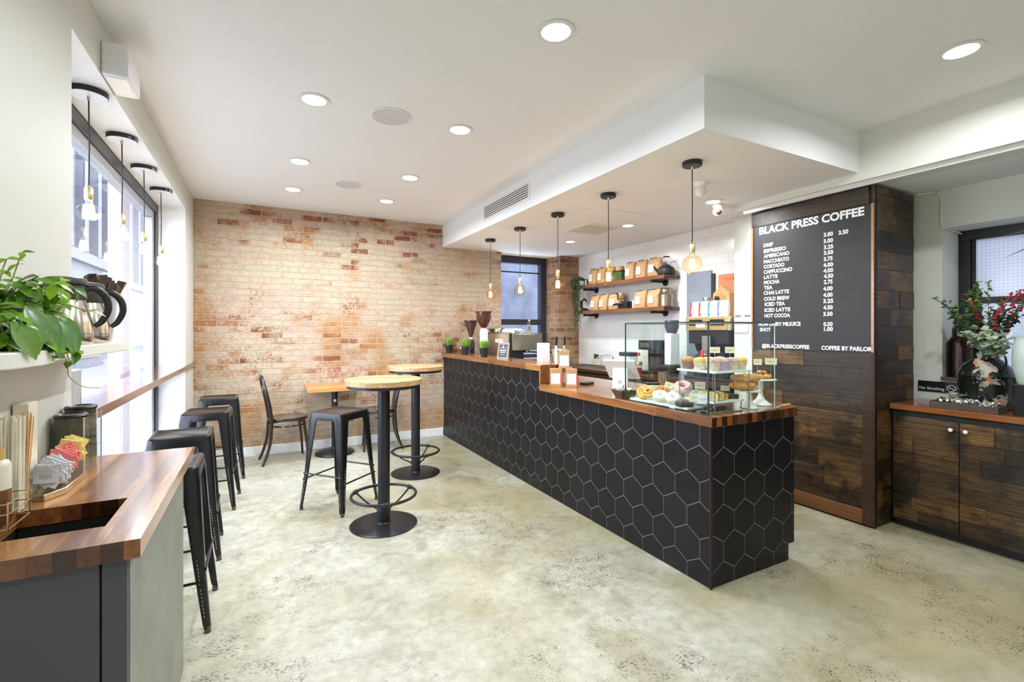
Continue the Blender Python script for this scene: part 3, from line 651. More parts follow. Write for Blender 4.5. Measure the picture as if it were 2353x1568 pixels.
# the heading keeps one height: its baseline is level on the board
g = G(); ya, za = bpix(1700 + 168 / 3.733, 420 + 447 / 3.733); yb, _ = bpix(1700 + 1068 / 3.733, 420 + 283 / 3.733)
letter(g, 'BLACK PRESS COFFEE', ya - yb, .061, lambda u, v: (-.0152, ya - u - 2.188, za + v - 1.765), .036); g.build('heading_lettering', white, t, smooth=0)
for s, a, b_, y in LINES: g = G(); row(g, s, a, b_, y, .0305); g.build('drink_lettering', white, t, smooth=0)
for s, a, b_, y in PR: g = G(); row(g, s, a, b_, y, .0305); g.build('price_lettering', white, t, smooth=0)

# ================================================================== SERVICE COUNTER
def hexes(y0, y1, z0, z1, cu, cz, w=.177, sd=.1045, gap=.0030):
    """pointy-top hexagons clipped to a rectangle; returns polygons in (u, z)"""
    out = []; pitch = sd * 1.5; a = w / 2
    def clip(P, ax, lim, keep):
        Q = []
        for i in range(len(P)):
            p, q = P[i], P[(i + 1) % len(P)]
            ip, iq = keep(p[ax], lim), keep(q[ax], lim)
            if ip: Q.append(p)
            if ip != iq:
                t_ = (lim - p[ax]) / (q[ax] - p[ax]); Q.append((p[0] + (q[0] - p[0]) * t_, p[1] + (q[1] - p[1]) * t_))
        return Q
    ge = lambda v, l: v >= l - 1e-9
    le = lambda v, l: v <= l + 1e-9
    for r in range(-9, 9):
        zc = cz + r * pitch
        for k in range(-30, 30):
            uc = cu + k * w + (w / 2 if r % 2 else 0); s_ = (sd - gap / 1.2); aa = a - gap / 2
            P = [(uc, zc + s_), (uc - aa, zc + s_ / 2), (uc - aa, zc - s_ / 2), (uc, zc - s_), (uc + aa, zc - s_ / 2), (uc + aa, zc + s_ / 2)]
            for ax, lim, kp in ((0, y0, ge), (0, y1, le), (1, z0, ge), (1, z1, le)):
                P = clip(P, ax, lim, kp)
                if len(P) < 3: break
            if len(P) >= 3: out.append(P)
    return out
t = thing('service_counter', 'long service counter faced with black hexagonal tiles', 'counter', (0, 0, 0))
g = G(); g.box(2.145, 2.84, 1.747, 3.47, 0, .879); g.box(2.145, 2.38, 3.47, 5.952, 0, 1.044); g.box(2.38, 2.80, 3.47, 5.90, .0, .879); g.build('carcass', M['blk'], t, smooth=0)
g = G(); g.box(2.139, 2.145, 1.747, 5.952, .002, .879); g.box(2.139, 2.145, 3.46, 5.952, .879, 1.044); g.box(2.145, 2.885, 1.741, 1.747, .10, .879); g.box(2.145, 2.82, 1.741, 1.747, .002, .10); g.build('grout_bed', M['grout'], t, smooth=0)
g = G()
for zr in ((1.742, 5.952, .003, .879), (3.462, 5.952, .879, 1.044)):
    for P in hexes(*zr, 1.7245, .5025 + .1570 * 0): 
        g.loft([[(2.139, a, b) for a, b in P], [(2.1383, a, b) for a, b in P]])
g.build('front_tiles', M['hex'], t, smooth=0)
g = G()
for zr in ((2.146, 2.885, .10, .879), (2.146, 2.82, .003, .10)):
    for P in hexes(*zr, 2.3315, .4955):
        g.loft([[(a, 1.741, b) for a, b in P], [(a, 1.7403, b) for a, b in P]])
g.build('end_tiles', M['hex'], t, smooth=0)
g = G(); g.box(2.130, 2.146, 1.732, 1.7425, .001, .879); g.build('corner_trim', pm('dark_bronze_trim', (.035, .016, .018), .35, .5), t)
g = G(); g.box(2.84, 2.885, 1.747, 3.40, .10, .879); g.build('staff_side_panel', M['blk'], t)

ZT = .935
g = G(); g.box(2.105, 2.862, 1.705, 3.465, .880, ZT); g.box(2.39, 2.862, 3.466, 5.952, .880, ZT)
o = g.build('walnut_worktop', M['walnut'], bev=.003); tag(o, 'lower walnut worktop of the service counter under the pastry case', 'worktop')
g = G(); g.box(2.863, 2.95, 1.80, 3.30, .884, .930); tag(g.build('worktop_ledge', M['walnut'], bev=.003), 'short walnut ledge beyond the end of the pastry case worktop', 'worktop')
g = G(); g.box(2.105, 2.385, 3.445, 5.955, 1.045, 1.10); g.box(2.105, 2.385, 3.446, 3.464, .936, 1.045)
tag(g.build('raised_worktop', M['walnut'], bev=.003), 'raised walnut bar top stepping up at the coffee bag boxes', 'worktop')

# ================================================================== SEATING
# --- metal bar stool
def make_stool(loc, rz, label, group):
    t = thing('bar_stool', label, 'bar stool', loc, rz, group)
    h = .76; s = .154; c = .028
    def rr(s, c, z, n=4):
        return [(sx * (s - c) + c * cos(a), sy * (s - c) + c * sin(a), z) for sx, sy, a0 in ((1, 1, 0), (-1, 1, 90), (-1, -1, 180), (1, -1, 270)) for a in [radians(a0 + 90 * k / n) for k in range(n + 1)]]
    g = G(); g.loft([rr(s + .006, c, h - .062), rr(s + .005, c, h - .012), rr(s + .002, c - .002, h - .004), rr(s - .004, c - .006, h), rr(s - .016, c - .010, h - .0005), rr(s - .020, c - .012, h - .004)])
    g.build('seat', M['gun'], t, smooth=50)
    for sx, sy in ((1, 1), (-1, 1), (-1, -1), (1, -1)):
        g = G(); rings = []
        for z, e, w, th in ((h - .030, s + .005, .085, .010), (h - .075, s + .011, .072, .010), (.30, .188, .044, .010), (.045, .211, .030, .010), (.020, .214, .026, .010)):
            # an angle section with a rounded outer corner
            P = [(e, e - w), (e, e - .018), (e - .005, e - .005), (e - .018, e), (e - w, e), (e - w, e - th), (e - .02, e - th), (e - th, e - .02), (e - th, e - w)]
            rings.append([(sx * a, sy * b, z) for a, b in P])
        if sx * sy < 0: rings = [list(reversed(r)) for r in rings]
        g.loft(rings); lg = g.build('leg', M['gun'], t, smooth=50)
        wm = G()
        for k in range(16):
            z = .075 + k * .017 + (.012 if k > 7 else 0); q = (z - .045) / .255; e = .211 - .023 * q; w = .030 + .014 * q
            wm.box(*sorted((sx * (e + .0006), sx * (e - .001))), *sorted((sy * (e - w * .62), sy * (e - w * .62 - .0022))), z, z + .008)
            wm.box(*sorted((sx * (e - w * .62), sx * (e - w * .62 - .0022))), *sorted((sy * (e + .0006), sy * (e - .001))), z, z + .008)
        wm.build('slot_light_dashes', pm('painted_slot_light', (.55, .55, .56), .5), lg, smooth=0)  # pale boxes paint the light showing through the leg perforations
        f = G(); f.cyl((sx * .200, sy * .200, 0), .013, .030, 14); f.cyl((sx * .200, sy * .200, .0), .0145, .006, 14); f.build('foot', pm('stool_foot', (.10, .08, .05), .4, .4), lg)
    for k, (z, a) in enumerate(((.235, 0), (.235, 1), (.285, 2), (.285, 3))):
        e = .200 if z < .25 else .194; q = .185
        p = {0: ((-q, e - .004, z), (q, e - .004, z)), 1: ((-q, -e + .004, z), (q, -e + .004, z)), 2: ((e - .004, -q, z), (e - .004, q, z)), 3: ((-e + .004, -q, z), (-e + .004, q, z))}[a]
        G().tube(p, .0065, 8).build('footrest', M['gun'], t)
    return t
s0 = make_stool((.556, 3.985, 0), radians(40.4), 'black metal bar stool standing alone beside the nearer round high table', 'metal bar stools')
for x, y, rz, lb in ((-.420, 2.79, 0, 'black metal bar stool behind the condiment cabinet, nearest the camera'), (-.435, 3.56, 2, 'black metal bar stool second nearest along the street window'),
                     (-.378, 4.46, -3, 'black metal bar stool third along the street window'), (-.355, 5.30, 2, 'black metal bar stool nearest the brick wall under the window bar')):
    dup(s0, (x, y, 0), radians(rz), lb)

# --- round high tables
def make_high_table(loc, label):
    t = thing('round_high_table', label, 'high table', loc, 0, 'round high tables')
    G().lathe([(.262, 1.010), (.268, 1.014), (.268, 1.046), (.264, 1.050)], n=64).build('tabletop', M['oak'], t, smooth=30)
    G().lathe([(.235, .990), (.252, .990), (.252, 1.009), (.03, 1.009)], n=56).build('top_rim', M['blk'], t, smooth=30)
    G().cyl((0, 0, .010), .0425, .985, 28).build('pole', M['blkm'], t)
    G().lathe([(.235, 0), (.236, .006), (.225, .011), (.05, .016), (.044, .024)], n=56).build('base', M['blkm'], t, smooth=30)
    fr = G(); fr.torus((0, 0, .215), .225, .0105, 56, 10); f = fr.build('foot_ring', M['blkm'], t)
    G().lathe([(.046, .092), (.050, .094), (.050, .112), (.046, .114)], n=28).build('collar', M['blkm'], t)
    for k in range(3):
        a = radians(-100 + 120 * k)
        G().tube([(.048 * cos(a), .048 * sin(a), .104), (.14 * cos(a), .14 * sin(a), .150), (.222 * cos(a), .222 * sin(a), .212)], .0065, 8, smooth=4).build('brace', M['blkm'], t)
        g = G()
        for da in (-.05, .05): g.torus((.225 * cos(a + da), .225 * sin(a + da), .215), .0, .015, 4, 8) if False else g.ball((.225 * cos(a + da), .225 * sin(a + da), .215), .0165, 10, 7)
        g.build('clamp', M['blkm'], t)
    return t
h0 = make_high_table((.779, 3.432, 0), 'round high table with a light wood top, nearer the camera')
dup(h0, (1.333, 4.518, 0), radians(20), 'round high table with a light wood top, beside the tiled counter')

# --- low table on the brick wall
t = thing('low_cafe_table', 'low cafe table with an orange-brown plank top against the brick wall', 'table', (.735, 5.67, 0))
box(-.30, .30, -.22, .27, .725, .772).build('tabletop', M['cherry'], t, bev=.004)
G().cyl((0, 0, .03), .034, .68, 24).build('pole', M['blkm'], t)
G().box(-.16, .16, -.02, .02, .705, .725).box(-.02, .02, -.16, .16, .705, .725).build('top_bracket', M['blk'], t)
G().lathe([(.20, 0), (.212, .010), (.205, .028), (.12, .045), (.045, .058), (.036, .075)], n=44).build('base', M['blkm'], t)
g = G(); g.box(-.014, .010, -.0365, -.0345, .59, .615); s = g.build('sticker', M['paper'], t)
g = G(); g.box(-.007, .003, -.037, -.0366, .598, .607); g.build('print', M['ink'], s)

# --- bentwood chairs
def make_chair(loc, rz, label):
    """back towards -x, sitter faces +x"""
    t = thing('bentwood_chair', label, 'chair', loc, rz, 'bentwood chairs')
    G().lathe([(.175, .438), (.198, .440), (.203, .452), (.200, .466), (.188, .471), (.150, .466), (.05, .463)], n=48).build('seat', M['gloss'], t, smooth=50)
    R = M['gloss']
    for s in (1, -1):
        G().tube([(.13, s * .135, .445), (.155, s * .15, .25), (.175, s * .165, .0)], [.0165, .0155, .012], 12).build('leg', R, t)
    # rear legs and outer hoop are one bent rod on the real chair: legs below the seat, hoop above
    for s in (1, -1):
        G().tube([(-.175, s * .128, .47), (-.178, s * .132, .36), (-.19, s * .138, .22), (-.225, s * .150, .09), (-.262, s * .16, .0)], [.0165, .0165, .016, .015, .013], 12, smooth=5).build('leg', R, t)
    def hoop(w, zt, z0, x0, xt, r, name):
        P = []
        n = 22
        for k in range(n + 1):
            a = pi * k / n; u = cos(a); v = sin(a)
            zz = z0 + (zt - z0) * (v ** .62 if v > 0 else 0); y = w * (1 if abs(u) > .999 else (abs(u) ** .55)) * (1 if u > 0 else -1) if abs(u) > 1e-6 else 0
            y *= (.92 + .10 * sin(pi * (zz - z0) / (zt - z0) * .8))
            f = (zz - z0) / (zt - z0); P.append((x0 + (xt - x0) * f ** 1.25, y, zz))
        G().tube(P, r, 12).build(name, R, t)
    hoop(.150, .915, .455, -.172, -.262, .0160, 'back_hoop')
    hoop(.072, .80, .466, -.165, -.232, .0100, 'inner_hoop')
    G().torus((0, 0, .385), .178, .009, 44, 8).build('seat_ring', R, t)
    G().loft([[(-.232 - .012, y, z) for y, z in ((-.055, .76), (-.06, .80), (-.03, .845), (.03, .845), (.06, .80), (.055, .76))], [(-.232 + .0, y, z) for y, z in ((-.055, .76), (-.06, .80), (-.03, .845), (.03, .845), (.06, .80), (.055, .76))]]).build('back_panel', R, t)
    return t
c0 = make_chair((.255, 5.64, 0), radians(6), 'black bentwood chair facing the low table from the window side')
dup(c0, (1.235, 5.70, 0), radians(172), 'black bentwood chair partly behind the nearer round high table')

# --- window bar
o = box(-.842, -.612, 2.30, YB - .002, 1.024, 1.066).build('window_bar', M['bar'], bev=.003)
tag(o, 'long narrow reddish wood bar along the street window', 'bar counter')
o = G().loft([[(x, y, 0) for x, y in ((-.055, -.055), (.055, -.055), (.055, .055), (-.055, .055))], [(x * 1.06, y * 1.06, .165) for x, y in ((-.055, -.055), (.055, -.055), (.055, .055), (-.055, .055))]]).build('grey_bin', pm('grey_plastic_box', (.40, .40, .42), .5), loc=(-.745, 2.62, 1.066), bev=.004)
tag(o, 'plain grey box standing on the near end of the window bar', 'box')
o = box(-.03, .03, -.06, .06, 0, .10).build('dark_box', M['slate'], loc=(-.78, 2.86, 1.066), bev=.004)
tag(o, 'dark grey box on the window bar just past the plain grey box', 'box')
# ================================================================== CONDIMENT CABINET (left front)
t = thing('condiment_cabinet', 'dark painted condiment cabinet with a walnut top and waste hole', 'cabinet', (-.455, 1.90, 0))
grn = pm('grey_green_panel', (.17, .19, .15), .36, var=.35, vs=2.5)
g = G(); g.box(-.179, -.165, -.445, .48, 0, .855); g.box(.136, .150, -.445, .48, 0, .855); g.box(-.165, .136, -.445, -.431, 0, .855); g.box(-.165, .136, .466, .48, 0, .855); g.box(-.165, .136, -.431, .466, 0, .02); g.build('carcass', M['slate'], t)
box(-.179, .118, -.464, -.4455, .02, .853).build('door', M['slate'], t, bev=.002)
box(.122, .170, -.464, -.4455, .0, .855).build('front_stile', M['slate'], t, bev=.002)
g = G(); g.box(.1505, .172, -.445, .02, 0, .855); g.box(.1505, .170, .022, .46, 0, .855); g.build('side_panel', grn, t, bev=.001)
g = G()
x0, x1, y0, y1, a0, a1, b0, b1 = -.179, .200, -.490, .510, -.135, .105, -.360, -.130
def ring(z): return [(x0, y0, z), (x1, y0, z), (x1, y1, z), (x0, y1, z)], [(a0, b0, z), (a1, b0, z), (a1, b1, z), (a0, b1, z)]
(o0, i0), (o1, i1) = ring(.857), ring(.902)
for k in range(4):
    j = (k + 1) % 4
    g.quad(o1[k], o1[j], i1[j], i1[k]); g.quad(o0[j], o0[k], i0[k], i0[j]); g.quad(o0[k], o0[j], o1[j], o1[k]); g.quad(i0[j], i0[k], i1[k], i1[j])
g.build('worktop', M['walnut'], t, smooth=0)
g = G(); g.box(a0 - .012, a1 + .012, b0 - .012, b1 + .012, .30, .31)
for q_ in ((a0 - .012, a0 - .004, b0 - .012, b1 + .012), (a1 + .004, a1 + .012, b0 - .012, b1 + .012), (a0, a1, b0 - .012, b0 - .004), (a0, a1, b1 + .004, b1 + .012)): g.box(*q_, .31, .856)
g.build('waste_chute', M['dark'], t)

# sugar caddy
t = thing('packet_caddy', 'clear compartment caddy of sweetener packets on a brass-coloured tray', 'caddy', (-.575, 1.985, .902))
poly = [(-.014, -.125), (.02, -.145), (.052, -.085), (.052, .110), (-.014, .110)]
G().prism(poly, 0, .020).build('tray', M['gold'], t, bev=.002)
g = G()
for k in range(len(poly)):
    p, q = poly[k], poly[(k + 1) % 5]
    g.quad((p[0] * .93, p[1] * .95, .021), (q[0] * .93, q[1] * .95, .021), (q[0] * .93, q[1] * .95, .098), (p[0] * .93, p[1] * .95, .098))
for y in (-.03, .045): g.quad((-.012, y, .021), (.048, y, .021), (.048, y, .098), (-.012, y, .098))
g.build('divider', M['clear'], t, smooth=0)
def packets(name, label, y0, y1, col, n, seed, back):
    R = random.Random(seed); t = G()
    for k in range(n):
        y = y0 + (y1 - y0) * (k + .5) / n; x = R.uniform(.016, .024); tilt = R.uniform(-1.1, 1.1); lean = R.uniform(-.35, .35); w, h = .027, .056
        z = .024 + R.uniform(0, .030) + back; a = tilt * .6
        c = Vector((x, y, z + h / 2)); M4 = Matrix.Translation(c) @ Matrix.Rotation(a, 4, 'Y') @ Matrix.Rotation(lean, 4, 'X') @ Matrix.Rotation(R.uniform(-.2, .2), 4, 'Z')
        i = len(t.v); t.box(-w, w, -.0016, .0016, -h / 2, h / 2); t.xf(M4, i)
        i = len(t.v); t.box(-w * .6, w * .5, -.0019, -.0017, -h * .28, -h * .05, m=1); t.xf(M4, i)
    o = t.build(name, [col, M['inkl']], loc=(-.575, 1.985, .902), smooth=0)
    tag(o, label, 'packets', kind='stuff'); return o
packets('white_sugar_packets', 'grey-white sugar packets crammed in the front compartment of the caddy', -.122, -.035, pm('packet_grey', (.60, .63, .66), .6), 38, 3, .006)
packets('pink_sweetener_packets', 'pink sweetener packets in the middle compartment of the caddy', -.026, .040, pm('packet_pink', (.86, .24, .22), .6), 20, 4, .018)
packets('yellow_sweetener_packets', 'yellow sweetener packets in the far compartment of the caddy', .049, .105, pm('packet_yellow', (.86, .74, .26), .6), 18, 5, .032)
# stirrers and napkins
t = thing('stirrer_holder', 'clear holder of wooden stirrers and paper straws by the wall', 'holder', (-.599, 1.785, .902))
g = G(); g.box(-.030, .030, -.045, .05, 0, .004); 
for a, b_ in (((-.03, -.045), (.03, -.045)), ((.03, -.045), (.03, .05)), ((.03, .05), (-.03, .05)), ((-.03, .05), (-.03, -.045)), ((-.03, .003), (.03, .003))): g.quad((*a, 0), (*b_, 0), (*b_, .13), (*a, .13))
g.build('acrylic_box', M['clear'], t, smooth=0)
R_ = random.Random(2); g = G()
for k in range(16):
    x, y = R_.uniform(-.018, .02), R_.uniform(.012, .04); a, b_ = R_.uniform(-.012, .02), R_.uniform(-.006, .02)
    g.tube([(x * .6, y, .006), (x + a, y + b_, .255 + R_.uniform(-.01, .01))], .0026, 5, flat=.45)
g.build('wooden_stirrers', pm('birch_stirrer', (.66, .36, .13), .6, var=.2, vs=40), t)['kind'] = 'stuff'
g = G()
for k in range(22):
    x, y = R_.uniform(-.022, .022), R_.uniform(-.038, -.004); g.tube([(x, y, .006), (x + R_.uniform(-.004, .006), y + R_.uniform(-.004, .004), .262 + R_.uniform(-.006, .004))], .0034, 6)
g.build('paper_straws', pm('cream_paper', (.80, .76, .60), .6), t)['kind'] = 'stuff'
t = box(-.018, .018, -.030, .030, 0, .285).build('napkin_stack', pm('cream_paper', (.80, .76, .60), .6), loc=(-.603, 1.935 + .0, .902), bev=.003); tag(t, 'upright stack of cream napkins behind the wooden stirrers', 'napkins')
t.location = (-.613, 1.895, .902); t.scale = (1, 1, 1)
# syrup bottle in a wire stand
t = thing('syrup_bottle', 'cream and brown syrup bottle at the left edge of the condiment cabinet', 'bottle', (-.598, 1.682, .902))
G().lathe([(.024, 0), (.027, .004), (.027, .090)], n=20).build('brown_syrup', pm('brown_syrup', (.16, .07, .03), .2), t)
G().lathe([(.0272, .090), (.0272, .150), (.024, .160), (.015, .166)], n=20).build('cream_body', pm('cream_bottle', (.72, .69, .55), .3), t)
G().cyl((0, 0, .166), .016, .026, 16).build('cap', pm('amber_cap', (.60, .42, .12), .3), t)
t = thing('wire_rack', 'gold wire rack around the syrup bottle', 'rack', (-.590, 1.668, .902))
g = G()
for z in (.008, .045, .070): g.tube([(-.035, -.07, z), (.042, -.07, z), (.042, .055, z), (-.03, .055, z)], .0016, 6)
g.build('rail', M['gold'], t)
for x, y in ((.042, -.07), (.042, .055), (-.035, -.07), (-.030, .055)): G().tube([(x, y, 0), (x, y, .075)], .0018, 6).build('post', M['gold'], t)
# lid stacks
def lids(x, y, n, label):
    t = thing('lid_stack', label, 'cup lids', (x, y, .902), 0, 'stacks of cup lids')
    g = G()
    for k in range(n):
        z = k * .0046; g.lathe([(.0435, z), (.0455, z + .0008), (.0455, z + .0022), (.042, z + .0036)], n=28)
    g.build('stacked_rims', pm('clear_brown_lid', (.15, .135, .09), .12, coat=.6), t)['kind'] = 'stuff'
    z = n * .0046
    G().lathe([(.0465, z), (.047, z + .004), (.043, z + .010), (.036, z + .011), (.030, z + .006), (.001, z + .007)], n=28).build('top_lid', M['blkp'], t)
lids(-.581, 2.155, 43, 'tall stack of black coffee cup lids behind the yellow packets'); lids(-.583, 2.262, 46, 'taller stack of black cup lids nearest the window bar')
t = thing('lid_holder', 'clear acrylic guard around the cup lid stacks', 'holder', (-.572, 2.21, .902))
g = G()
for p, q in (((.036, -.10), (.036, .10)), ((-.05, -.10), (.036, -.10)), ((.036, .10), (-.05, .10))): g.quad((*p, .0), (*q, .0), (*q, .195), (*p, .195))
g.build('acrylic_wall', M['clear'], t, smooth=0)
for y in (-.098, .098): box(.034, .038, y - .002, y + .002, 0, .198).build('edge_strip', pm('acrylic_edge', (.55, .57, .60), .2), t)

# ---- wall shelf with plant and jugs
SZ = 1.354
g = G(); g.prism([(-.634, 1.20), (-.50, 1.20), (-.438, 1.30), (-.428, 1.42), (-.440, 1.52), (-.462, 1.58), (-.462, 2.36), (-.634, 2.36)], 1.320, SZ)
tag(g.build('wall_shelf', pm('shelf_white', (.74, .75, .68), .4, var=.02), bev=.003), 'pale wall shelf with a bowed near end, holding the trailing plant', 'shelf')
def jug(y, label):
    t = thing('coffee_jug', label, 'jug', (-.545, y, SZ), 0, 'insulated coffee jugs')
    G().lathe([(.062, 0), (.066, .006), (.067, .030), (.064, .07), (.056, .11), (.047, .140)], n=40).build('body', brushed('jug_steel', (.62, .56, .48), .22, 2), t)
    G().lathe([(.0675, .034), (.0682, .036), (.0675, .038)], n=40, caps=False).build('band', M['chrome'], t)
    G().lathe([(.047, .140), (.050, .146), (.046, .185), (.052, .188)], n=32).build('collar', pm('dark_grey_plastic', (.055, .055, .05), .4), t)
    G().lathe([(.052, .190), (.053, .196), (.050, .208), (.040, .212), (.001, .213)], n=32).build('lid', pm('dark_grey_plastic', (.055, .055, .05), .4), t)
    G().tube([(.040, .018, .178), (.066, .030, .180), (.088, .042, .155), (.094, .045, .115), (.080, .038, .075), (.064, .028, .058)], [.009, .0095, .0095, .009, .008, .006], 12, flat=1.2, smooth=5).build('handle', M['blkp'], t)
jug(1.975, 'nearer steel coffee jug with black handle, beside the trailing plant'); jug(2.165, 'farther steel coffee jug with black handle, beside the grey bucket')
t = thing('grey_bucket', 'small light grey bucket packed with sugar sticks', 'bucket', (-.540, 2.295, SZ))
G().lathe([(.036, 0), (.038, .003), (.056, .172), (.061, .173), (.061, .179), (.054, .179), (.036, .006)], n=32).build('body', pm('grey_tin', (.50, .52, .54), .4), t)
R_ = random.Random(11); g = G()
for k in range(26):
    a = R_.uniform(0, 6.28); r = R_.uniform(0, .030); x, y = r * cos(a), r * sin(a); i = len(g.v)
    g.box(-.015, .015, -.0014, .0014, 0, .12, m=0); g.box(-.015, -.0125, -.0016, .0016, 0, .1205, m=1)
    g.xf(Matrix.Translation((x, y, .125 + R_.uniform(-.025, .015))) @ Matrix.Rotation(R_.uniform(-.35, .35), 4, 'X') @ Matrix.Rotation(R_.uniform(-.35, .35), 4, 'Y') @ Matrix.Rotation(R_.uniform(0, 3.1), 4, 'Z'), i)
o = g.build('sugar_sticks', [pm('brown_sachet', (.065, .04, .035), .5), M['kraft']], loc=(-.540, 2.295, SZ), smooth=0); tag(o, 'brown sugar sachets sticking up out of the grey bucket', 'sachets', kind='stuff')
g = G(); i = len(g.v); g.box(-.026, .026, -.001, .001, 0, .06)
o = g.build('front_sachet', pm('brown_sachet', (.065, .04, .035), .5), loc=(-.512, 2.262, SZ + .172), rz=radians(25), smooth=0); tag(o, 'dark sachet with white lettering leaning out over the bucket rim', 'sachet')
g = G()
for k, s in enumerate(('CI', 'US', 'SE')): letter(g, s, None, .010, lambda u, v, k=k: (-.010 + k * .012 + -v * 1.0 + .01, -.0016, .006 + u), .02)
g.build('print', white, o, smooth=0)

# trailing plant
lg = leafm('hoya_leaf', (.012, .10, .010), (.27, .52, .02), .35)
t = thing('trailing_plant', 'bushy green trailing plant spilling from a dark pot on the wall shelf', 'plant', (-.545, 1.49, SZ))
G().lathe([(.050, 0), (.062, .006), (.072, .085), (.077, .087), (.077, .096), (.069, .096), (.066, .08)], n=32).build('pot', pm('dark_brown_pot', (.035, .015, .012), .35), t)
G().cyl((0, 0, .078), .067, .008, 24).build('soil', pm('soil', (.03, .02, .012), .9), t)
R_ = random.Random(21); gs = G(); gl = G(); gb = G()
def vine(p, d, L, seg, droop, size, col_g, rs=.0016):
    p = Vector(p); d = Vector(d).normalized(); P = [p.copy()]; step = L / seg
    for k in range(seg):
        d = (d + Vector((R_.uniform(-.25, .25), R_.uniform(-.25, .25), -droop + R_.uniform(-.1, .1)))).normalized(); q = p + d * step
        if q.x < -.078: q.x = -.078; d.x = abs(d.x) * .5
        lo = .012 if (-.085 < q.x < .075) else -.2
        if q.z < lo: q.z = lo; d.x = max(d.x, .7); d.normalize()
        p = q; P.append(p.copy())
        for s in range(2):
            sd = Vector((R_.uniform(-1, 1), R_.uniform(-1, 1), R_.uniform(-.6, .35)))
            if p.x < -.04: sd.x = abs(sd.x)
            sz = size * R_.uniform(.6, 1.15)
            leaf(col_g, p, sd, (0.35, -.5, .9), sz, sz * R_.uniform(.48, .62), .28)
    gs.tube(P, rs, 5)
for k in range(84):
    a = R_.uniform(0, 2 * pi); r = R_.uniform(.01, .06)
    el = R_.uniform(.15, 1.5); dx, dy = cos(a), sin(a)
    if dx < -.3: dx = -dx * .5
    vine((r * cos(a), r * sin(a), .088), (dx * .7, dy, el), R_.uniform(.07, .155), 5, R_.choice((.2, .45, .8)), .044, gl)
for k in range(5): vine((R_.uniform(-.03, .03), R_.uniform(-.05, .05), .11), (.1, R_.uniform(-.3, .5), 1.4), R_.uniform(.11, .17), 4, .0, .026, gl)
for y, L in ((.05, .15), (.085, .19), (.11, .15)): vine((.055, y * .6, .10), (.7, y * 7, .15), L, 8, .40, .038, gl)
g_ = G(); g_.tube([(.06, .10, .03), (.09, .16, -.03), (.085, .20, -.08), (.10, .26, -.115), (.125, .31, -.125)], .0012, 5, smooth=4); gs.v += []; _i = len(gs.v); gs.v += g_.v; gs.f += [tuple(_i + q for q in f_) for f_ in g_.f]; gs.mi += g_.mi
for k in range(9):
    y = -.16 + k * .03; leaf(gb, (.098 + R_.uniform(-.01, .015), y, .088 + R_.uniform(-.03, .02)), (.55, R_.uniform(-.3, .3), -1), (1, -.6, .3), .088, .050, .15)
gs.build('stems', pm('vine_stem', (.30, .34, .12), .5), t); gl.build('foliage', lg, t, smooth=60); gb.build('large_leaves', leafm('hoya_leaf_large', (.03, .14, .03), (.16, .30, .03), .3, 60), t, smooth=60)
g = G(); g.tube([(-.40, 1.62, 1.28), (-.395, 1.75, 1.22), (-.405, 1.95, 1.20), (-.42, 2.1, 1.16)], .0015, 5) if False else None

# ================================================================== ALCOVE COUNTER (right)
t = thing('alcove_cabinet', 'low cabinet faced with reclaimed boards in the alcove', 'cabinet', (4.0, .6, 0))
g = G(); g.box(.016, .488, -2.2, 1.11, .05, .828); g.box(.05, .48, -2.2, 1.11, 0, .05); g.build('carcass', M['blk'], t)
def bdoor(y0, y1, seed, side):
    g = G(); q = G(); planks_x(g, .014, y0, y1, .065, .795, seed=seed, lmin=.18, lmax=.5, hs=(.085, .11))
    d = g.build('door', M['recy'], t, smooth=0, bev=.001)
    yk = y0 + .035 if side > 0 else y1 - .035
    G().lathe([(.006, 0), (.006, .014), (.012, .018), (.012, .022), (.001, .023)], n=16).xf(Matrix.Translation((.002, yk, .745)) @ Matrix.Rotation(radians(-90), 4, 'Y')).build('knob', M['wht'], d)
bdoor(.742, 1.10, 31, 1); bdoor(.34, .738, 35, -1); bdoor(-.06, .336, 37, 1); bdoor(-.46, -.064, 39, -1)
tag(box(3.985, 4.488, -1.6, 1.718, .836, .876).build('alcove_worktop', wood_block('red_walnut', ((.10, .030, .010), (.22, .070, .020), (.34, .12, .035)), 'y', .12, 1.4, .18), bev=.003), 'reddish glossy worktop on the alcove cabinet', 'worktop')
# sign
t = thing('wall_sign', 'small black No Smoking sign on the alcove wall', 'sign', (4.488, 1.627, .972))
box(-.006, -.0005, -.118, .118, -.040, .040).build('plate', M['blkp'], t, bev=.004)
g = G(); letter(g, 'No Smoking', .150, .022, lambda u, v: (-.0066, .108 - u, -.024 + v), .012)
g.build('lettering', white, t, smooth=0)
g = G()
def rng(r0, r1, n=32):
    for k in range(n):
        a, b_ = 2 * pi * k / n, 2 * pi * (k + 1) / n
        g.quad(*[(-.0066, -.083 - q * cos(w_), -.003 + q * sin(w_)) for q, w_ in ((r1, a), (r1, b_), (r0, b_), (r0, a))])
rng(.021, .026)
def strip(y0, z0, y1, z1, w_):
    d_ = Vector((y1 - y0, z1 - z0)); n_ = Vector((-d_.y, d_.x)).normalized() * w_
    g.quad(*[(-.0067, a, b_) for a, b_ in ((y0 - n_.x, z0 - n_.y), (y1 - n_.x, z1 - n_.y), (y1 + n_.x, z1 + n_.y), (y0 + n_.x, z0 + n_.y))])
strip(-.083 + .016, -.003 + .016, -.083 - .016, -.003 - .016, .002); strip(-.083 + .015, -.004, -.083 - .012, -.004, .0022)
for a, b_ in (((-.052, .032), (-.052, -.036)), ((-.052, .032), (-.114, .032)), ((-.052, -.036), (-.114, -.036)), ((-.114, .032), (-.114, -.036))): strip(a[0], a[1], b_[0], b_[1], .0005)
g.build('no_smoking_symbol', white, t, smooth=0)
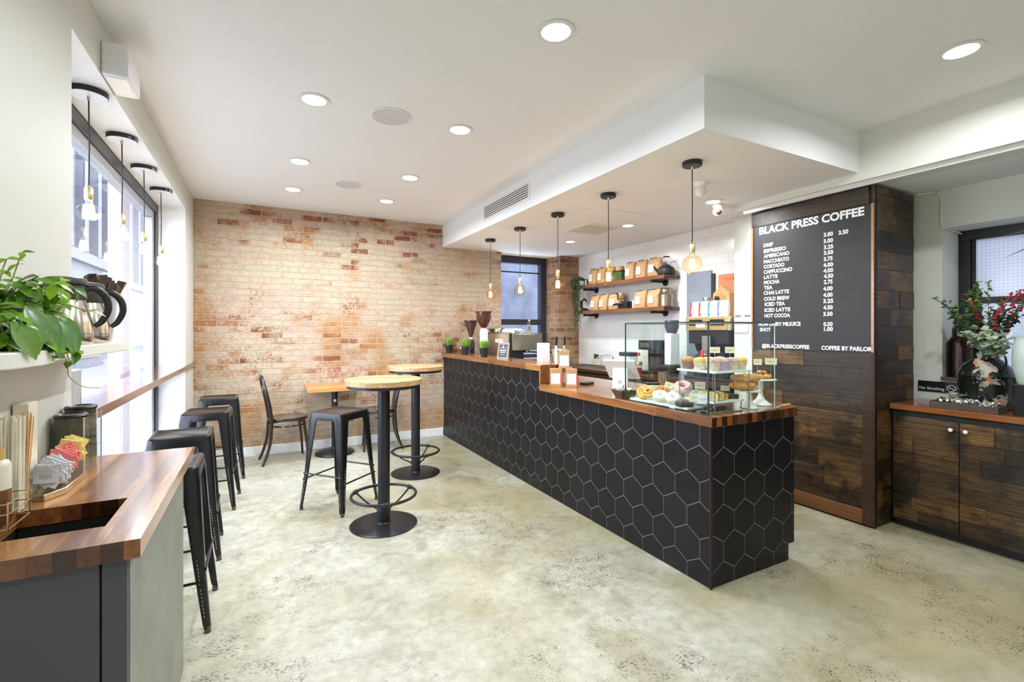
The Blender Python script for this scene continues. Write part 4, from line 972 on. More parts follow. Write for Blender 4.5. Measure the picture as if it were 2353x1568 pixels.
# tray of sweets
t = thing('wooden_tray', 'shallow dark wooden box tray on the alcove worktop', 'tray', (4.075, 1.325, .876), radians(0))
W_ = pm('dark_tray_wood', (.075, .048, .036), .5, var=.25, vs=20)
g = G(); g.box(-.075, .075, -.17, .17, 0, .008); g.box(-.075, -.067, -.17, .17, .008, .046); g.box(.067, .075, -.17, .17, .008, .046); g.box(-.067, .067, -.17, -.162, .008, .046); g.box(-.067, .067, .162, .17, .008, .046); g.build('tray_box', W_, t, bev=.001)
R_ = random.Random(5); g = G()
for k in range(150):
    x, y, z = R_.uniform(-.052, .052), R_.uniform(-.142, .142), R_.uniform(.018, .066); r = R_.uniform(.009, .013)
    i = len(g.v); g.ball((0, 0, 0), r, 6, 4, sy=1.7); g.xf(Matrix.Translation((x, y, z)) @ Matrix.Rotation(R_.uniform(0, 3), 4, 'Z') @ Matrix.Rotation(R_.uniform(-.8, .8), 4, 'X'), i)
o = g.build('foil_wrapped_sweets', pm('silver_foil', (.80, .86, .84), .12, .95, var=.3, vs=60), loc=(4.075, 1.325, .876), smooth=0); tag(o, 'heap of shiny foil wrapped sweets in the dark wooden tray', 'sweets', kind='stuff')
t = thing('white_cup', 'small white cup behind the tray of foil sweets', 'cup', (4.40, 1.50, .876)); G().lathe([(.020, 0), (.024, .003), (.032, .068), (.034, .070), (.030, .066), (.021, .008)], n=28).build('body', M['porc'], t)
g = G()
for k in range(18):
    a = pi + (k % 6 - 2.5) * .17; z = .030 + (k // 6) * .010; g.box(.0325 * cos(a) - .0012, .0325 * cos(a) + .0006, .0325 * sin(a) - .001, .0325 * sin(a) + .001, z, z + .005)
g.build('dots', M['ink'], t)
# canister on the sill
t = thing('dark_canister', 'dark bronze canister with a sloped shoulder on the window sill', 'canister', (4.552, 1.516, 1.0535))
G().lathe([(.074, 0), (.078, .004), (.078, .248), (.047, .300), (.044, .302)], n=40).build('body', brushed('dark_bronze', (.085, .055, .055), .35, 2), t, smooth=35)
G().lathe([(.047, .301), (.048, .350), (.042, .366), (.001, .372)], n=32).build('lid', brushed('dark_bronze_lid', (.16, .14, .16), .3, 2), t)
# painted milk churn
mc, nt, b = new_mat('chipped_black_enamel'); o_ = objco(nt)
n_ = noise(nt, o_, 14, 6, .7); n2_ = noise(nt, o_, 5, 2)
ch = ramp(nt, math_(nt, 'ADD', math_(nt, 'MULTIPLY', n_, .6), math_(nt, 'MULTIPLY', n2_, .4)), [(.515, 0), (.53, 1)])
flow = ramp(nt, noise(nt, o_, 22, 3), [(.3, (.16, .20, .13)), (.45, (.42, .38, .30)), (.55, (.45, .40, .34)), (.62, (.55, .12, .04)), (.72, (.55, .33, .06))])
nt.links.new(mixc(nt, ch, (.010, .016, .012), flow), b.inputs['Base Color']); nt.links.new(ramp(nt, ch, [(0, .15), (1, .6)]), b.inputs['Roughness'])
t = thing('milk_churn', 'old black milk churn with a worn painted flower, used as a vase', 'vase', (4.305, 1.305, .876))
G().lathe([(r_ * 1.30, z_ * 1.36) for r_, z_ in [(.098, 0), (.104, .006), (.106, .06), (.108, .155), (.111, .160), (.108, .168), (.094, .205), (.062, .238), (.052, .246), (.050, .290), (.056, .294), (.050, .290), (.046, .25)]], n=48).build('body', mc, t, smooth=35)
G().tube([(-.045, -.05, .38), (-.07, -.105, .37), (-.09, -.125, .31), (-.08, -.105, .26)], .006, 8, smooth=4).build('handle', M['iron'], t)
t = thing('flower_arrangement', 'mixed branches of green leaves, red berries and pale eucalyptus in the churn', 'flower arrangement', (4.305, 1.305, 1.245))
R_ = random.Random(77); gb = G(); gr = G(); gg = G(); ge = G(); gy = G()
def branch(d, L, seg, r, G_leaf, lsz, lw, n, droop=0., rnd=.12, berry=False):
    L *= 1.38; lsz *= 1.3; p = Vector((R_.uniform(-.02, .02), R_.uniform(-.02, .02), -.04)); d = Vector(d).normalized(); P = [p.copy()]
    for k in range(seg):
        d = (d + Vector((R_.uniform(-rnd, rnd), R_.uniform(-rnd, rnd), -droop))).normalized() if k > 1 else d
        p = p + d * L / seg
        if p.x > .16: p.x = .16
        if p.y < -.13 and p.z < .18 and p.x < .0: p.y = -.13
        P.append(p.copy())
        if k > seg * .25:
            for q in range(n):
                sd = Vector((R_.uniform(-1, 1), R_.uniform(-1, 1), R_.uniform(-.3, .8)))
                pp = p + d * R_.uniform(-.5, .5) * L / seg
                if berry:
                    c = pp + sd.normalized() * R_.uniform(.004, .013); gr.ball(c, R_.uniform(.0055, .0078), 7, 5)
                else: leaf(G_leaf, pp, sd, (-.6, R_.uniform(-.5, .2), .8), lsz * R_.uniform(.7, 1.2), lsz * lw, .2)
    gb.tube(P, [r * (1 - .6 * k / seg) for k in range(seg + 1)], 5)
for k in range(18):   # green leaves, towards the pier
    branch((R_.uniform(-.7, .05), R_.uniform(-.05, 1.0), R_.uniform(1.5, 2.2)), R_.uniform(.22, .36), 9, .0028, R_.choice((gg, gy)), .024, .55, 5)
for k in range(10): branch((R_.uniform(-.5, .0), R_.uniform(-.9, .3), 1.6), R_.uniform(.2, .30), 9, .0025, gg, .024, .5, 5)
for k in range(7): branch((R_.uniform(-.5, .05), R_.uniform(-.95, -.15), R_.uniform(1.3, 1.9)), R_.uniform(.28, .40), 12, .0022, gg, .02, .5, 5, 0, .12, True)
for k in range(20): branch((R_.uniform(-.9, -.1), R_.uniform(-.9, .15), R_.uniform(.5, 1.0)), R_.uniform(.12, .21), 6, .0025, ge, .034, .8, 4, .10)
gb.build('twigs', pm('twig_bark', (.12, .07, .03), .7), t); gg.build('green_leaves', leafm('dark_leaf', (.006, .035, .012), (.03, .10, .03), .4), t, smooth=60); gy.build('bright_leaves', leafm('olive_leaf', (.05, .12, .01), (.22, .34, .04), .45), t, smooth=60)
gr.build('berries', pm('red_berry', (.42, .012, .02), .25, var=.3, vs=80), t); ge.build('eucalyptus', leafm('pale_eucalyptus', (.16, .24, .17), (.48, .56, .38), .5), t, smooth=60)
# drink dispenser
t = thing('water_dispenser', 'frosted glass drink dispenser on a black stand at the right edge', 'dispenser', (4.150, 1.047, .876))
G().lathe([(.085, 0), (.085, .185)], n=8).build('stand', M['blk'], t)
G().lathe([(.060, .187), (.066, .195), (.086, .29), (.090, .36), (.084, .43), (.074, .475), (.076, .482)], n=44).build('jar', pm('frosted_jar', (.56, .66, .63), .12, var=.08, coat=.5), t)
G().lathe([(.078, .483), (.080, .490), (.078, .508), (.03, .514)], n=40).build('lid', M['clear'], t)
# palm fronds reaching in from the right
t = thing('palm_plant', 'narrow green palm fronds reaching in at the right edge', 'plant', (4.10, .80, .876))
G().lathe([(.06, 0), (.075, .14), (.078, .15), (.07, .15)], n=28).build('pot', M['slate'], t)
G().tube([(0, 0, .12), (.01, .01, .7), (0, .02, 1.42)], [.014, .012, .008], 8).build('stem', pm('palm_stem', (.10, .12, .04), .6), t)
R_ = random.Random(4); g = G()
for k in range(26):
    a = 2 * pi * k / 26; z = .93 + .019 * k; leaf(g, (0, .02 * z, z), (cos(a) * 1.0, sin(a) * 1.0 + .25, R_.uniform(-.2, .5)), (0, 0, 1), R_.uniform(.26, .345), .046, .25, 0, .1)
g.build('fronds', leafm('palm_leaf', (.01, .09, .012), (.05, .32, .03), .3), t, smooth=60)
# ================================================================== PASTRY CASE AND WHAT IS IN IT
def yx(px, X):
    """y of the point with the given x that the surveyed sight line through picture column px passes"""
    a = (px - 1176.5) / 1083; p = radians(28); return X * (-a * sin(p) + cos(p)) / (a * cos(p) + sin(p))
CX0, CX1, CY0, CY1, CZ0, CZ1 = 2.122, 2.70, 1.742, 2.40, ZT, 1.445
t = thing('pastry_case', 'glass pastry case open to the staff side at the end of the counter', 'display case', (0, 0, 0))
def pane(name, *b):
    g = G(); g.box(*b); return g.build(name, M['cglass'], t, smooth=0)
pane('front_pane', CX0, CX0 + .005, CY0, CY1, CZ0, CZ1 - .006)
pane('end_pane', CX0 + .006, CX1, CY0, CY0 + .005, CZ0, CZ1 - .006)
pane('far_end_pane', CX0 + .006, CX1, CY1 - .005, CY1, CZ0, CZ1 - .006)
pane('top_pane', CX0, CX1, CY0, CY1, CZ1 - .005, CZ1)
g = G()
e = .0035
g.box(CX0 - .001, CX0 + e, CY0 - .001, CY1, CZ1 - .007, CZ1 + .001); g.box(CX0, CX1, CY0 - .001, CY0 + e, CZ1 - .007, CZ1 + .001); g.box(CX1 - e, CX1, CY0, CY1, CZ1 - .007, CZ1 + .001); g.box(CX0, CX1, CY1 - e, CY1 + .001, CZ1 - .007, CZ1 + .001)
g.box(CX0 - .001, CX0 + .0055, CY0 - .001, CY0 + .0055, CZ0, CZ1); g.box(CX0 - .001, CX0 + .0055, CY1 - .0055, CY1 + .001, CZ0, CZ1)
g.box(CX0, CX0 + .006, CY0, CY1, CZ0, CZ0 + .003)
g.build('glass_edges', M['edge'], t, smooth=0)
g = G(); g.box(CX1 - .003, CX1, CY0, CY0 + .004, CZ0, CZ1 - .007); g.build('end_edge', pm('bright_glass_edge', (.6, .66, .64), .2), t)
# serving boards and risers
board = box(2.14, 2.46, 1.90, 2.375, ZT + .006, ZT + .020).build('marble_board', M['marble'], bev=.003); tag(board, 'pale marble serving board on the case floor under the rolls', 'serving board')
tr = G(); tr.box(2.16, 2.44, 1.765, 1.885, ZT + .001, ZT + .006); tag(tr.build('glass_tray', pm('olive_glass_tray', (.16, .14, .07), .15), bev=.001), 'dark glass tray on the case floor at the counter end', 'tray')
def riser(name, x0, x1, y0, y1, z, label):
    t = thing(name, label, 'riser', (x0, y0, ZT + .0065))
    h = z - ZT - .0065
    box(0, x1 - x0, 0, y1 - y0, h - .012, h).build('shelf_plate', M['marble'], t, bev=.002)
    for x in (.012, x1 - x0 - .012):
        for y in (.012, y1 - y0 - .012):
            zb = .0142 if (y0 + y > 1.895 and x0 + x < 2.465) else 0
            G().cyl((x, y, zb), .003, h - .012 - zb, 8).build('leg', pm('grey_leg', (.25, .30, .32), .3, .5), t)
riser('muffin_riser', 2.196, 2.512, 1.758, 2.03, 1.170, 'upper marble riser carrying the muffins'); riser('cake_riser', 2.238, 2.50, 1.80, 2.02, .995, 'low marble riser carrying the cake slices')

def card(loc, rz, w=.052, h=.036, label='', stem_h=.0, lean=0, base=True, col=None, two=False):
    t = thing('price_card', label, 'price card', loc, rz, 'small pastry name cards')
    g = G(); g.box(-w / 2, w / 2, -.0008, .0008, stem_h, stem_h + h)
    if lean: g.xf(Matrix.Translation((0, 0, stem_h)) @ Matrix.Rotation(lean, 4, 'Y') @ Matrix.Translation((0, 0, -stem_h)))
    g.build('card', col or M['card'], t, smooth=0)
    g = G(); zc = stem_h + h * .5
    g.box(-w * .32, w * .32, -.0013, -.0009, zc, zc + .0016); g.box(-w * .12, w * .12, -.0013, -.0009, zc - .006, zc - .0048)
    if lean: g.xf(Matrix.Translation((0, 0, stem_h)) @ Matrix.Rotation(lean, 4, 'Y') @ Matrix.Translation((0, 0, -stem_h)))
    g.build('print', M['ink'], t, smooth=0)
    if stem_h > 0: G().tube([(0, .0014, .004), (0, .0014, stem_h + .008)], .0011, 6).build('stem', M['chrome'], t)
    if base: box(-.014, .014, -.010, .010, 0, .010).build('clip_base', M['blkp'], t, bev=.001)
    return t
FACE = radians(-45)
# pastries
bread = {}
def bakemat(name, c0, c1, c2, sc=9, rough=.5):
    m, nt, b = new_mat(name); o = objco(nt); n = noise(nt, o, sc * 4, 4, .6); nt.links.new(ramp(nt, n, [(.32, c0), (.5, c1), (.68, c2)]), b.inputs['Base Color']); b.inputs['Roughness'].default_value = rough
    bump(nt, b, noise(nt, o, sc * 12, 3), .3, .002); return m
golden = bakemat('golden_pastry', (.50, .20, .03), (.74, .38, .08), (.84, .54, .17), 7, .35); brownp = bakemat('brown_pastry', (.36, .13, .03), (.56, .24, .06), (.68, .34, .10), 7, .4)
glaze = bakemat('pale_glaze', (.74, .70, .58), (.80, .78, .68), (.84, .83, .76), 5, .3); choc = bakemat('dark_chocolate_cake', (.02, .010, .006), (.045, .02, .012), (.09, .04, .02), 14, .5)
crumb = bakemat('yellow_crumb', (.62, .42, .14), (.74, .54, .22), (.80, .64, .32), 16, .8); crust = bakemat('red_brown_crust', (.16, .05, .03), (.26, .09, .05), (.36, .15, .08), 9, .5); pinkg = bakemat('pink_glaze', (.62, .36, .34), (.70, .44, .42), (.76, .52, .48), 6, .35)
def swirl(loc, r, label, mt, turns=2.6, flat=.0, rz=0, tilt=.6):
    t = thing('cinnamon_roll', label, 'pastry', loc, rz, 'pastries on the marble board')
    P = []; n = 64
    for k in range(n + 1):
        a = 2 * pi * turns * k / n; q = r * (.10 + .78 * k / n); P.append((q * cos(a), q * sin(a), .016 + .012 * (1 - k / n)))
    T = Matrix.Translation((0, 0, r * .95 * sin(tilt) * .8)) @ Matrix.Rotation(-rz, 4, 'Z') @ Matrix.Rotation(tilt, 4, Vector((.7, -.7, 0))) @ Matrix.Rotation(rz, 4, 'Z')
    G().tube(P, [r * .19] * n + [r * .10], 10).xf(T).build('dough', mt, t)
    if not flat: G().tube([(p_[0] * .93 + .004, p_[1] * .93, p_[2] + r * .10) for p_ in P[6:-6]], r * .07, 6).xf(T).build('filling', choc, t)
    if flat: G().lathe([(r * .2, .026), (r * .75, .027), (r * .5, .034), (.001, .037)], n=20).xf(T).build('glaze', glaze, t)
    return t
def donut(loc, label, mt=None, R=.046, r=.0195, tilt=.5):
    t = G(); t.torus((0, 0, r), R * .62, r, 36, 14)
    t.xf(Matrix.Translation((0, 0, R * .9 * sin(tilt))) @ Matrix.Rotation(tilt, 4, Vector((.26, -.97, 0))))
    o = t.build('doughnut', mt or glaze, loc=loc, rz=radians(30)); tag(o, label, 'pastry', 'pastries on the marble board'); return o
BZ = ZT + .0205
swirl((2.205, 2.285, BZ), .066, 'large cinnamon roll at the far end of the marble board', golden)
swirl((2.345, 2.29, BZ), .060, 'second roll behind the large cinnamon roll', brownp, rz=1.3)
swirl((2.395, 2.165, BZ), .055, 'glazed spiral pastry at the back of the marble board', golden, flat=.6, rz=2)
donut((2.190, 2.155, BZ), 'white glazed ring doughnut in front, farther from the counter end'); donut((2.188, 2.050, BZ), 'white glazed ring doughnut in front, closer to the counter end')
donut((2.293, 2.12, BZ), 'white glazed ring doughnut behind the front pair'); donut((2.310, 2.085, BZ + .045), 'pink glazed ring doughnut on top at the back of the board', pinkg, .058, .022)
donut((2.41, 2.065, BZ), 'lilac glazed ring doughnut beside the pink one', bakemat('lilac_glaze', (.50, .42, .56), (.58, .50, .64), (.64, .58, .70), 5, .4), .045, .018)
def loafslice(loc, rz, label, name='cake_slice', mt=None, cr=None, grp='cake slices on the low riser'):
    t = thing(name, label, 'cake slice', loc, rz, grp)
    pts = [(1.25 * p_, 1.2 * q_) for p_, q_ in [(-.030, 0), (.030, 0), (.034, .030), (.028, .041), (0, .047), (-.028, .041), (-.034, .030)]]
    G().prism([(a, b_) for a, b_ in pts], -.010, .010, 'y').build('crust', cr or crust, t, bev=.002)
    G().prism([(a * .92, .0022 + b_ * .92) for a, b_ in pts], -.0108, .0108, 'y').build('crumb', mt or crumb, t)
    return t
loafslice((2.262, 1.835, .9955), radians(-60), 'yellow loaf cake slice standing nearest the front glass'); loafslice((2.315, 1.838, .9955), radians(-55), 'yellow loaf cake slice standing second from the front glass')
loafslice((2.285, 1.90, .9955), radians(-60), 'loaf cake slice standing in the second row of the low riser')
t = G(); t.lathe([(.018, 0), (.024, .026), (.022, .033), (.010, .036), (.001, .036)], n=20); tag(t.build('small_muffin', golden, loc=(2.375, 1.840, .9955)), 'small golden muffin beside the loaf cake slices', 'muffin')
t = G(); t.box(-.045, .045, -.022, .022, 0, .026); tag(t.build('chocolate_loaf', choc, loc=(2.445, 1.855, .9955), rz=radians(-30), bev=.006), 'dark chocolate cake block at the back of the low riser', 'cake')
t = G(); t.box(-.038, .038, -.028, .028, 0, .028); tag(t.build('chocolate_brownie', choc, loc=(2.44, 1.95, .9955), rz=radians(10), bev=.005), 'thick dark brownie behind the chocolate cake block', 'cake')
t = G(); t.lathe([(.048, 0), (.052, .012), (.046, .030), (.030, .034), (.001, .030)], n=30); tag(t.build('chocolate_round', choc, loc=(2.180, 1.955, BZ)), 'round dark chocolate cake at the near end of the marble board', 'cake')
t = G(); t.box(-.07, .07, -.012, .012, 0, .018); tag(t.build('chocolate_bar', choc, loc=(2.30, 1.825, ZT + .0065), rz=radians(5), bev=.005), 'long dark chocolate bar on the dark glass tray', 'cake')
def muffin(x, y, label, top, cupc):
    t = thing('muffin', label, 'muffin', (x, y, 1.1705), R_.uniform(0, 3), 'muffins on the upper riser')
    n = 48; rings = []
    for z, r in ((0, .0280), (.046, .0365)):
        rings.append([((r + (.0012 if j % 2 else -.0006)) * cos(2 * pi * j / n), (r + (.0012 if j % 2 else -.0006)) * sin(2 * pi * j / n), z) for j in range(n)])
    G().loft(rings).build('paper_cup', cupc, t, smooth=0)
    G().lathe([(.0355, .043), (.0385, .050), (.037, .060), (.027, .069), (.001, .073)], n=24).build('muffin_top', top, t)
R_ = random.Random(8)
cw = pm('pleated_paper_pale', (.74, .60, .46), .7, var=.25, vs=40); cd = pm('pleated_paper_dark', (.30, .15, .14), .7, var=.3, vs=40); cp = pm('pleated_paper_lilac', (.56, .36, .56), .7, var=.25, vs=40)
yel = bakemat('yellow_muffin_top', (.66, .34, .05), (.80, .52, .12), (.84, .64, .30)); blu = bakemat('berry_muffin_top', (.34, .16, .20), (.62, .40, .36), (.72, .52, .44))
for x, y, lb, tp, cc in ((2.242, 1.985, 'dark muffin in a pleated paper, farthest left on the riser', brownp, cd), (2.240, 1.895, 'yellow crumble muffin behind the front corner of the case', yel, cw), (2.238, 1.804, 'berry muffin at the front corner of the upper riser', blu, cw),
                        (2.315, 1.804, 'berry muffin in a lilac paper in the middle of the riser', blu, cp), (2.392, 1.804, 'berry muffin second from the riser end', blu, cw), (2.468, 1.804, 'yellow muffin at the end of the upper riser', yel, cw),
                        (2.322, 1.895, 'muffin in the second row of the riser, crumb topped', yel, cw), (2.405, 1.895, 'pale pink muffin in the second row of the riser', pinkg, cp)):
    muffin(x, y, lb, tp, cc)
card((2.295, 2.19, BZ + .03), FACE, label='cream name card leaning above the white doughnuts', stem_h=.045, lean=.25, base=False); card((2.375, 2.115, BZ + .04), FACE, label='cream name card behind the spiral pastries', stem_h=.035, base=False)
card((2.163, 1.872, ZT + .001), FACE, .054, .052, 'pale name card on a black clip in front of the chocolate cake', .055); card((2.150, 1.800, ZT + .0065), FACE, .064, .052, 'white name card with pink writing at the front corner', .050, col=M['paper'])
card((2.35, 1.99, .9955), FACE, .060, .044, 'cream name card under the upper riser', .045, base=False); card((2.46, 1.90, .9955 + .027), FACE, .05, .03, 'cream name card behind the brownies', .012, base=False)
card((2.42, 1.94, 1.1705), FACE, .058, .036, 'cream card with green writing above the muffins', .090); card((2.485, 1.885, 1.1705), FACE, .054, .038, 'plain cream card above the muffins beside the menu board', .090)
g = G(); g.box(-.022, .022, -.0006, .0006, 0, .016); tag(g.build('edge_label', M['paper'], loc=(2.1375, 2.01, ZT + .004), rz=radians(-90)), 'small white label on the edge of the marble board', 'label')
g = G(); g.box(-.028, .028, -.0006, .0006, 0, .022); tag(g.build('top_label', M['paper'], loc=(2.30, 1.7400, CZ1 - .036), rz=0), 'small white label at the top of the case end pane', 'label') if False else None
g = G(); g.box(-.0006, .0006, -.030, .030, 0, .020); tag(g.build('rim_label', M['paper'], loc=(2.1285, 1.80, CZ1 - .032)), 'small white label hanging under the top rim of the case', 'label')
# cake stands
def stand(x, y, h, rp, rb, label):
    t = thing('cake_stand', label, 'cake stand', (x, y, ZT + .0005), 0, 'milk glass cake stands')
    G().lathe([(rb, 0), (rb + .001, .004), (rb * .75, .014), (rb * .42, .034), (.014, .060 if h > .12 else .045), (.013, h * .62), (.018, h * .66), (.015, h * .72), (.016, h - .014), (.03, h - .008), (rp, h - .006), (rp + .002, h), (rp - .004, h + .003), (.001, h - .001)], n=48).build('stand_body', M['porc'], t, smooth=50)
stand(2.565, 1.815, .105, .066, .050, 'low milk glass cake stand piled with croissants'); stand(2.745, 1.865, .160, .088, .062, 'tall milk glass cake stand with turnovers at the counter end')
def croissant(x, y, z, rz, label, s=1.0, mt=None, tilt=0):
    s *= 1.28
    P = []; rr = []
    for k in range(17):
        u = -1 + 2 * k / 16; P.append((.050 * s * sin(u * 1.35), .020 * s * cos(u * 1.5), .016 * s)); rr.append(s * (.017 * (1 - abs(u) ** 2.2) + .003) * (1.10 if k % 2 else .92))
    g = G(); g.tube(P, rr, 12)
    if tilt: g.xf(Matrix.Rotation(tilt, 4, 'X'))
    tag(g.build('croissant', mt or golden, loc=(x, y, z), rz=rz), label, 'croissant', 'croissants on the low cake stand')
z1 = ZT + .110
croissant(2.555, 1.795, z1, .3, 'croissant at the front of the low cake stand'); croissant(2.60, 1.825, z1, 1.2, 'croissant on the low stand towards the tall stand'); croissant(2.525, 1.830, z1 + .002, 2.2, 'croissant on the low stand towards the case corner', 1.1, brownp)
croissant(2.56, 1.815, z1 + .046, .8, 'croissant lying on top of the front pair', 1.15); croissant(2.59, 1.838, z1 + .048, 2.6, 'croissant on top of the pile leaning back', 1.0, brownp); croissant(2.535, 1.84, z1 + .046, 1.8, 'brown croissant at the back of the pile', 1.0, brownp)
def turnover(x, y, z, rz, label, s=1.0, mt=None):
    g = G(); g.ball((0, 0, .014 * s), .034 * s, 16, 8, sx=1.15, sy=.62, sz=.42); tag(g.build('turnover', mt or golden, loc=(x, y, z), rz=rz), label, 'turnover', 'turnovers on the tall cake stand')
z2 = ZT + .164
turnover(2.705, 1.84, z2, .2, 'turnover at the edge of the tall stand by the croissants'); turnover(2.765, 1.835, z2, .1, 'turnover at the front of the tall stand'); turnover(2.80, 1.88, z2, -.3, 'turnover at the far side of the tall stand by the card clip', .9, brownp)
turnover(2.73, 1.895, z2, .5, 'turnover at the back of the tall stand', 1.0, brownp); turnover(2.735, 1.862, z2 + .026, .4, 'round brown turnover on top of the pile', .9, brownp); turnover(2.775, 1.872, z2 + .024, -.2, 'small turnover on top next to the round brown one', .8, golden)
card((2.81, 1.84, ZT + .163), radians(-38), .068, .040, 'cream card with red mark standing over the tall cake stand', .085); 
card((2.775, 1.905, ZT + .163), radians(-38), .050, .038, 'cream card half hidden behind the one with the red mark', .080)
# cake server
t = thing('cake_server', 'cake server with an orange handle at the end of the worktop', 'cake server', (2.70, 1.724, ZT + .001), radians(4))
G().loft([[(-.14, -.006, .002), (-.14, .006, .002), (-.14, .006, .004), (-.14, -.006, .004)], [(-.10, -.012, .003), (-.10, .012, .003), (-.10, .012, .005), (-.10, -.012, .005)], [(.0, -.015, .006), (.0, .015, .006), (.0, .015, .008), (.0, -.015, .008)]]).build('blade', M['brass'], t)
G().tube([(.0, 0, .009), (.03, 0, .011), (.035, 0, .011)], [.006, .005, .007], 8).build('ferrule', M['chrome'], t)
G().tube([(.035, 0, .011), (.06, 0, .012), (.12, 0, .012), (.135, 0, .011)], [.007, .0085, .0085, .005], 12).build('handle', pm('orange_handle', (.72, .30, .06), .3), t)

# ================================================================== ON THE COUNTER
# register stand
t = thing('register_stand', 'white tablet register stand turned towards the staff', 'register', (2.42, 2.78, ZT), radians(32))
g = G(); g.prism([(-.035, 0), (.075, 0), (.075, .010), (.0, .014), (-.006, .13), (.01, .165), (-.02, .18), (-.035, .15)], -.058, .058, 'y'); g.v = [(v[0], v[1], v[2]) for v in g.v]; g.build('neck', M['wht'], t, bev=.006)
G().loft([[(-.075, y, .232) for y in (-.12, .12)] + [(-.064, y, .244) for y in (.12, -.12)], [(.085, y, .085) for y in (-.12, .12)] + [(.096, y, .097) for y in (.12, -.12)]]).build('tablet', M['wht'], t, bev=.003)
g = G(); g.quad((-.060, -.10, .2405), (-.060, .10, .2405), (.090, .10, .1025), (.090, -.10, .1025)); g.v = [(x + .0008, y, z + .0008) for x, y, z in g.v]; g.build('screen', pm('dark_screen', (.02, .02, .025), .1), t)
g = G()
for a in ((-.012, .012, .058, .0605), (-.012, .012, .0795, .082), (-.012, -.0095, .058, .082), (.0095, .012, .058, .082), (-.004, .004, .066, .074)): g.box(-.0362, -.0352, a[0], a[1], a[2], a[3])
g.build('square_mark', M['ink'], t)
t = thing('card_terminal', 'grey and black card terminal behind the register inside the glass reflection', 'card terminal', (2.56, 2.60, ZT), radians(-30))
box(-.05, .05, -.035, .035, .0, .06).build('body', M['wht'], t, bev=.006); box(-.052, .052, -.037, .037, .061, .075).build('lid', M['blkp'], t, bev=.004)
t = thing('tip_box', 'dark wooden box with slanted sides holding pale slips beside the pastry case', 'box', (2.20, 2.495, ZT + .0005), radians(-10))
G().loft([[(-.045, -.045, 0), (.045, -.045, 0), (.045, .045, 0), (-.045, .045, 0)], [(-.068, -.068, .055), (.068, -.068, .055), (.068, .068, .055), (-.068, .068, .055)]]).build('wooden_body', W_, t, bev=.002)
g = G(); R_ = random.Random(3)
for k in range(26):
    i = len(g.v); g.box(-.014, .014, -.010, .010, 0, .001); g.xf(Matrix.Translation((R_.uniform(-.048, .048), R_.uniform(-.048, .048), .056 + R_.uniform(0, .008))) @ Matrix.Rotation(R_.uniform(0, 3), 4, 'Z') @ Matrix.Rotation(R_.uniform(-.5, .5), 4, 'X'), i)
g.build('paper_slips', pm('cream_paper', (.80, .76, .60), .6), t, smooth=0)['kind'] = 'stuff'
G().tube([(-.012, .0, .058), (-.008, 0, .085), (.010, 0, .085), (.016, 0, .060)], .0035, 8).build('black_clip', M['blkp'], t)
# boxes of coffee
def cbox(x, y, z, rz, label, stripe):
    t = thing('coffee_box', label, 'box', (x, y, z), rz, 'kraft boxes of coffee')
    w, d, h = .046, .033, .146
    box(-w, w, -d, d, 0, h).build('carton', M['kraft'], t, bev=.002)
    g = G(); g.box(-w * .78, w - .0075, -d - .0008, -d - .0001, .022, .108); g.build('label_panel', M['paper'], t)
    g = G(); g.box(w - .0075, w + .0006, -d - .0009, -d + .02, .022, .108); g.box(w + .0001, w + .0008, -d, -d + .022, .022, .108); g.build('side_stripe', stripe, t)
    g = G()
    for k in range(5): g.box(-w * .55, w * .5 - .004 * (k % 2), -d - .0012, -d - .0009, .088 - k * .011, .0892 - k * .011)
    g.build('print', M['inkl'], t)
blue = pm('blue_stripe', (.16, .20, .45), .5)
cbox(2.150, 3.275, ZT, radians(-34), 'kraft coffee box with red edge, next to the raised bar top', M['red']); cbox(2.245, 3.185, ZT, radians(-34), 'kraft coffee box with red edge, away from the raised bar top', M['red'])
cbox(2.290, 3.310, ZT, radians(-30), 'kraft coffee box half hidden between the two front boxes', M['red']); cbox(2.225, 3.262, ZT + .1465, radians(-34), 'kraft coffee box with blue edge on top of the others', blue)
tag(box(-.06, .06, -.035, .035, 0, .018).build('card_tray', M['blkp'], loc=(2.46, 3.26, ZT), rz=radians(20), bev=.004), 'small flat black tray behind the coffee boxes', 'tray')
# grass pots
gm = leafm('grass_blade', (.02, .16, .01), (.36, .58, .06), .5, 60)
def grasspot(x, y, label, seed):
    t = thing('grass_pot', label, 'potted grass', (x, y, 1.1005), seed, 'small grass pots on the bar top'); t.scale = (1.18, 1.18, 1.10)
    G().lathe([(.033, 0), (.045, .082), (.048, .083), (.048, .092), (.042, .092), (.038, .07)], n=28).build('pot', M['blkp'], t)
    R = random.Random(seed); g = G()
    for k in range(150):
        a = R.uniform(0, 2 * pi); r = R.uniform(0, .034); d = (cos(a) * R.uniform(.1, .65), sin(a) * R.uniform(.1, .65), 1.0)
        leaf(g, (r * cos(a), r * sin(a), .075), d, (cos(a) * .3, sin(a) * .3, .1), R.uniform(.075, .115), .0050, R.uniform(-.05, .12), 0, .1)
    g.build('grass', gm, t, smooth=60)['kind'] = 'stuff'
grasspot(2.180, 5.865, 'small pot of artificial grass nearest the brick wall', 1); grasspot(2.180, 5.30, 'small pot of artificial grass in the middle of the three', 2); grasspot(2.185, 4.77, 'small pot of artificial grass beside the framed sign', 3)
t = thing('framed_sign', 'small framed black sign leaning on the bar top', 'sign', (2.205, 4.36, 1.101), radians(-62))
g = G(); g.box(-.066, .066, -.006, .006, 0, .165); g.xf(Matrix.Rotation(radians(-12), 4, 'X')); g.build('gold_frame', pm('pale_gold_frame', (.66, .56, .38), .35, .3), t, bev=.001)
g = G(); g.box(-.060, .060, -.0075, -.0062, .006, .159); g.xf(Matrix.Rotation(radians(-12), 4, 'X')); g.build('black_panel', M['ink'], t)
g = G()
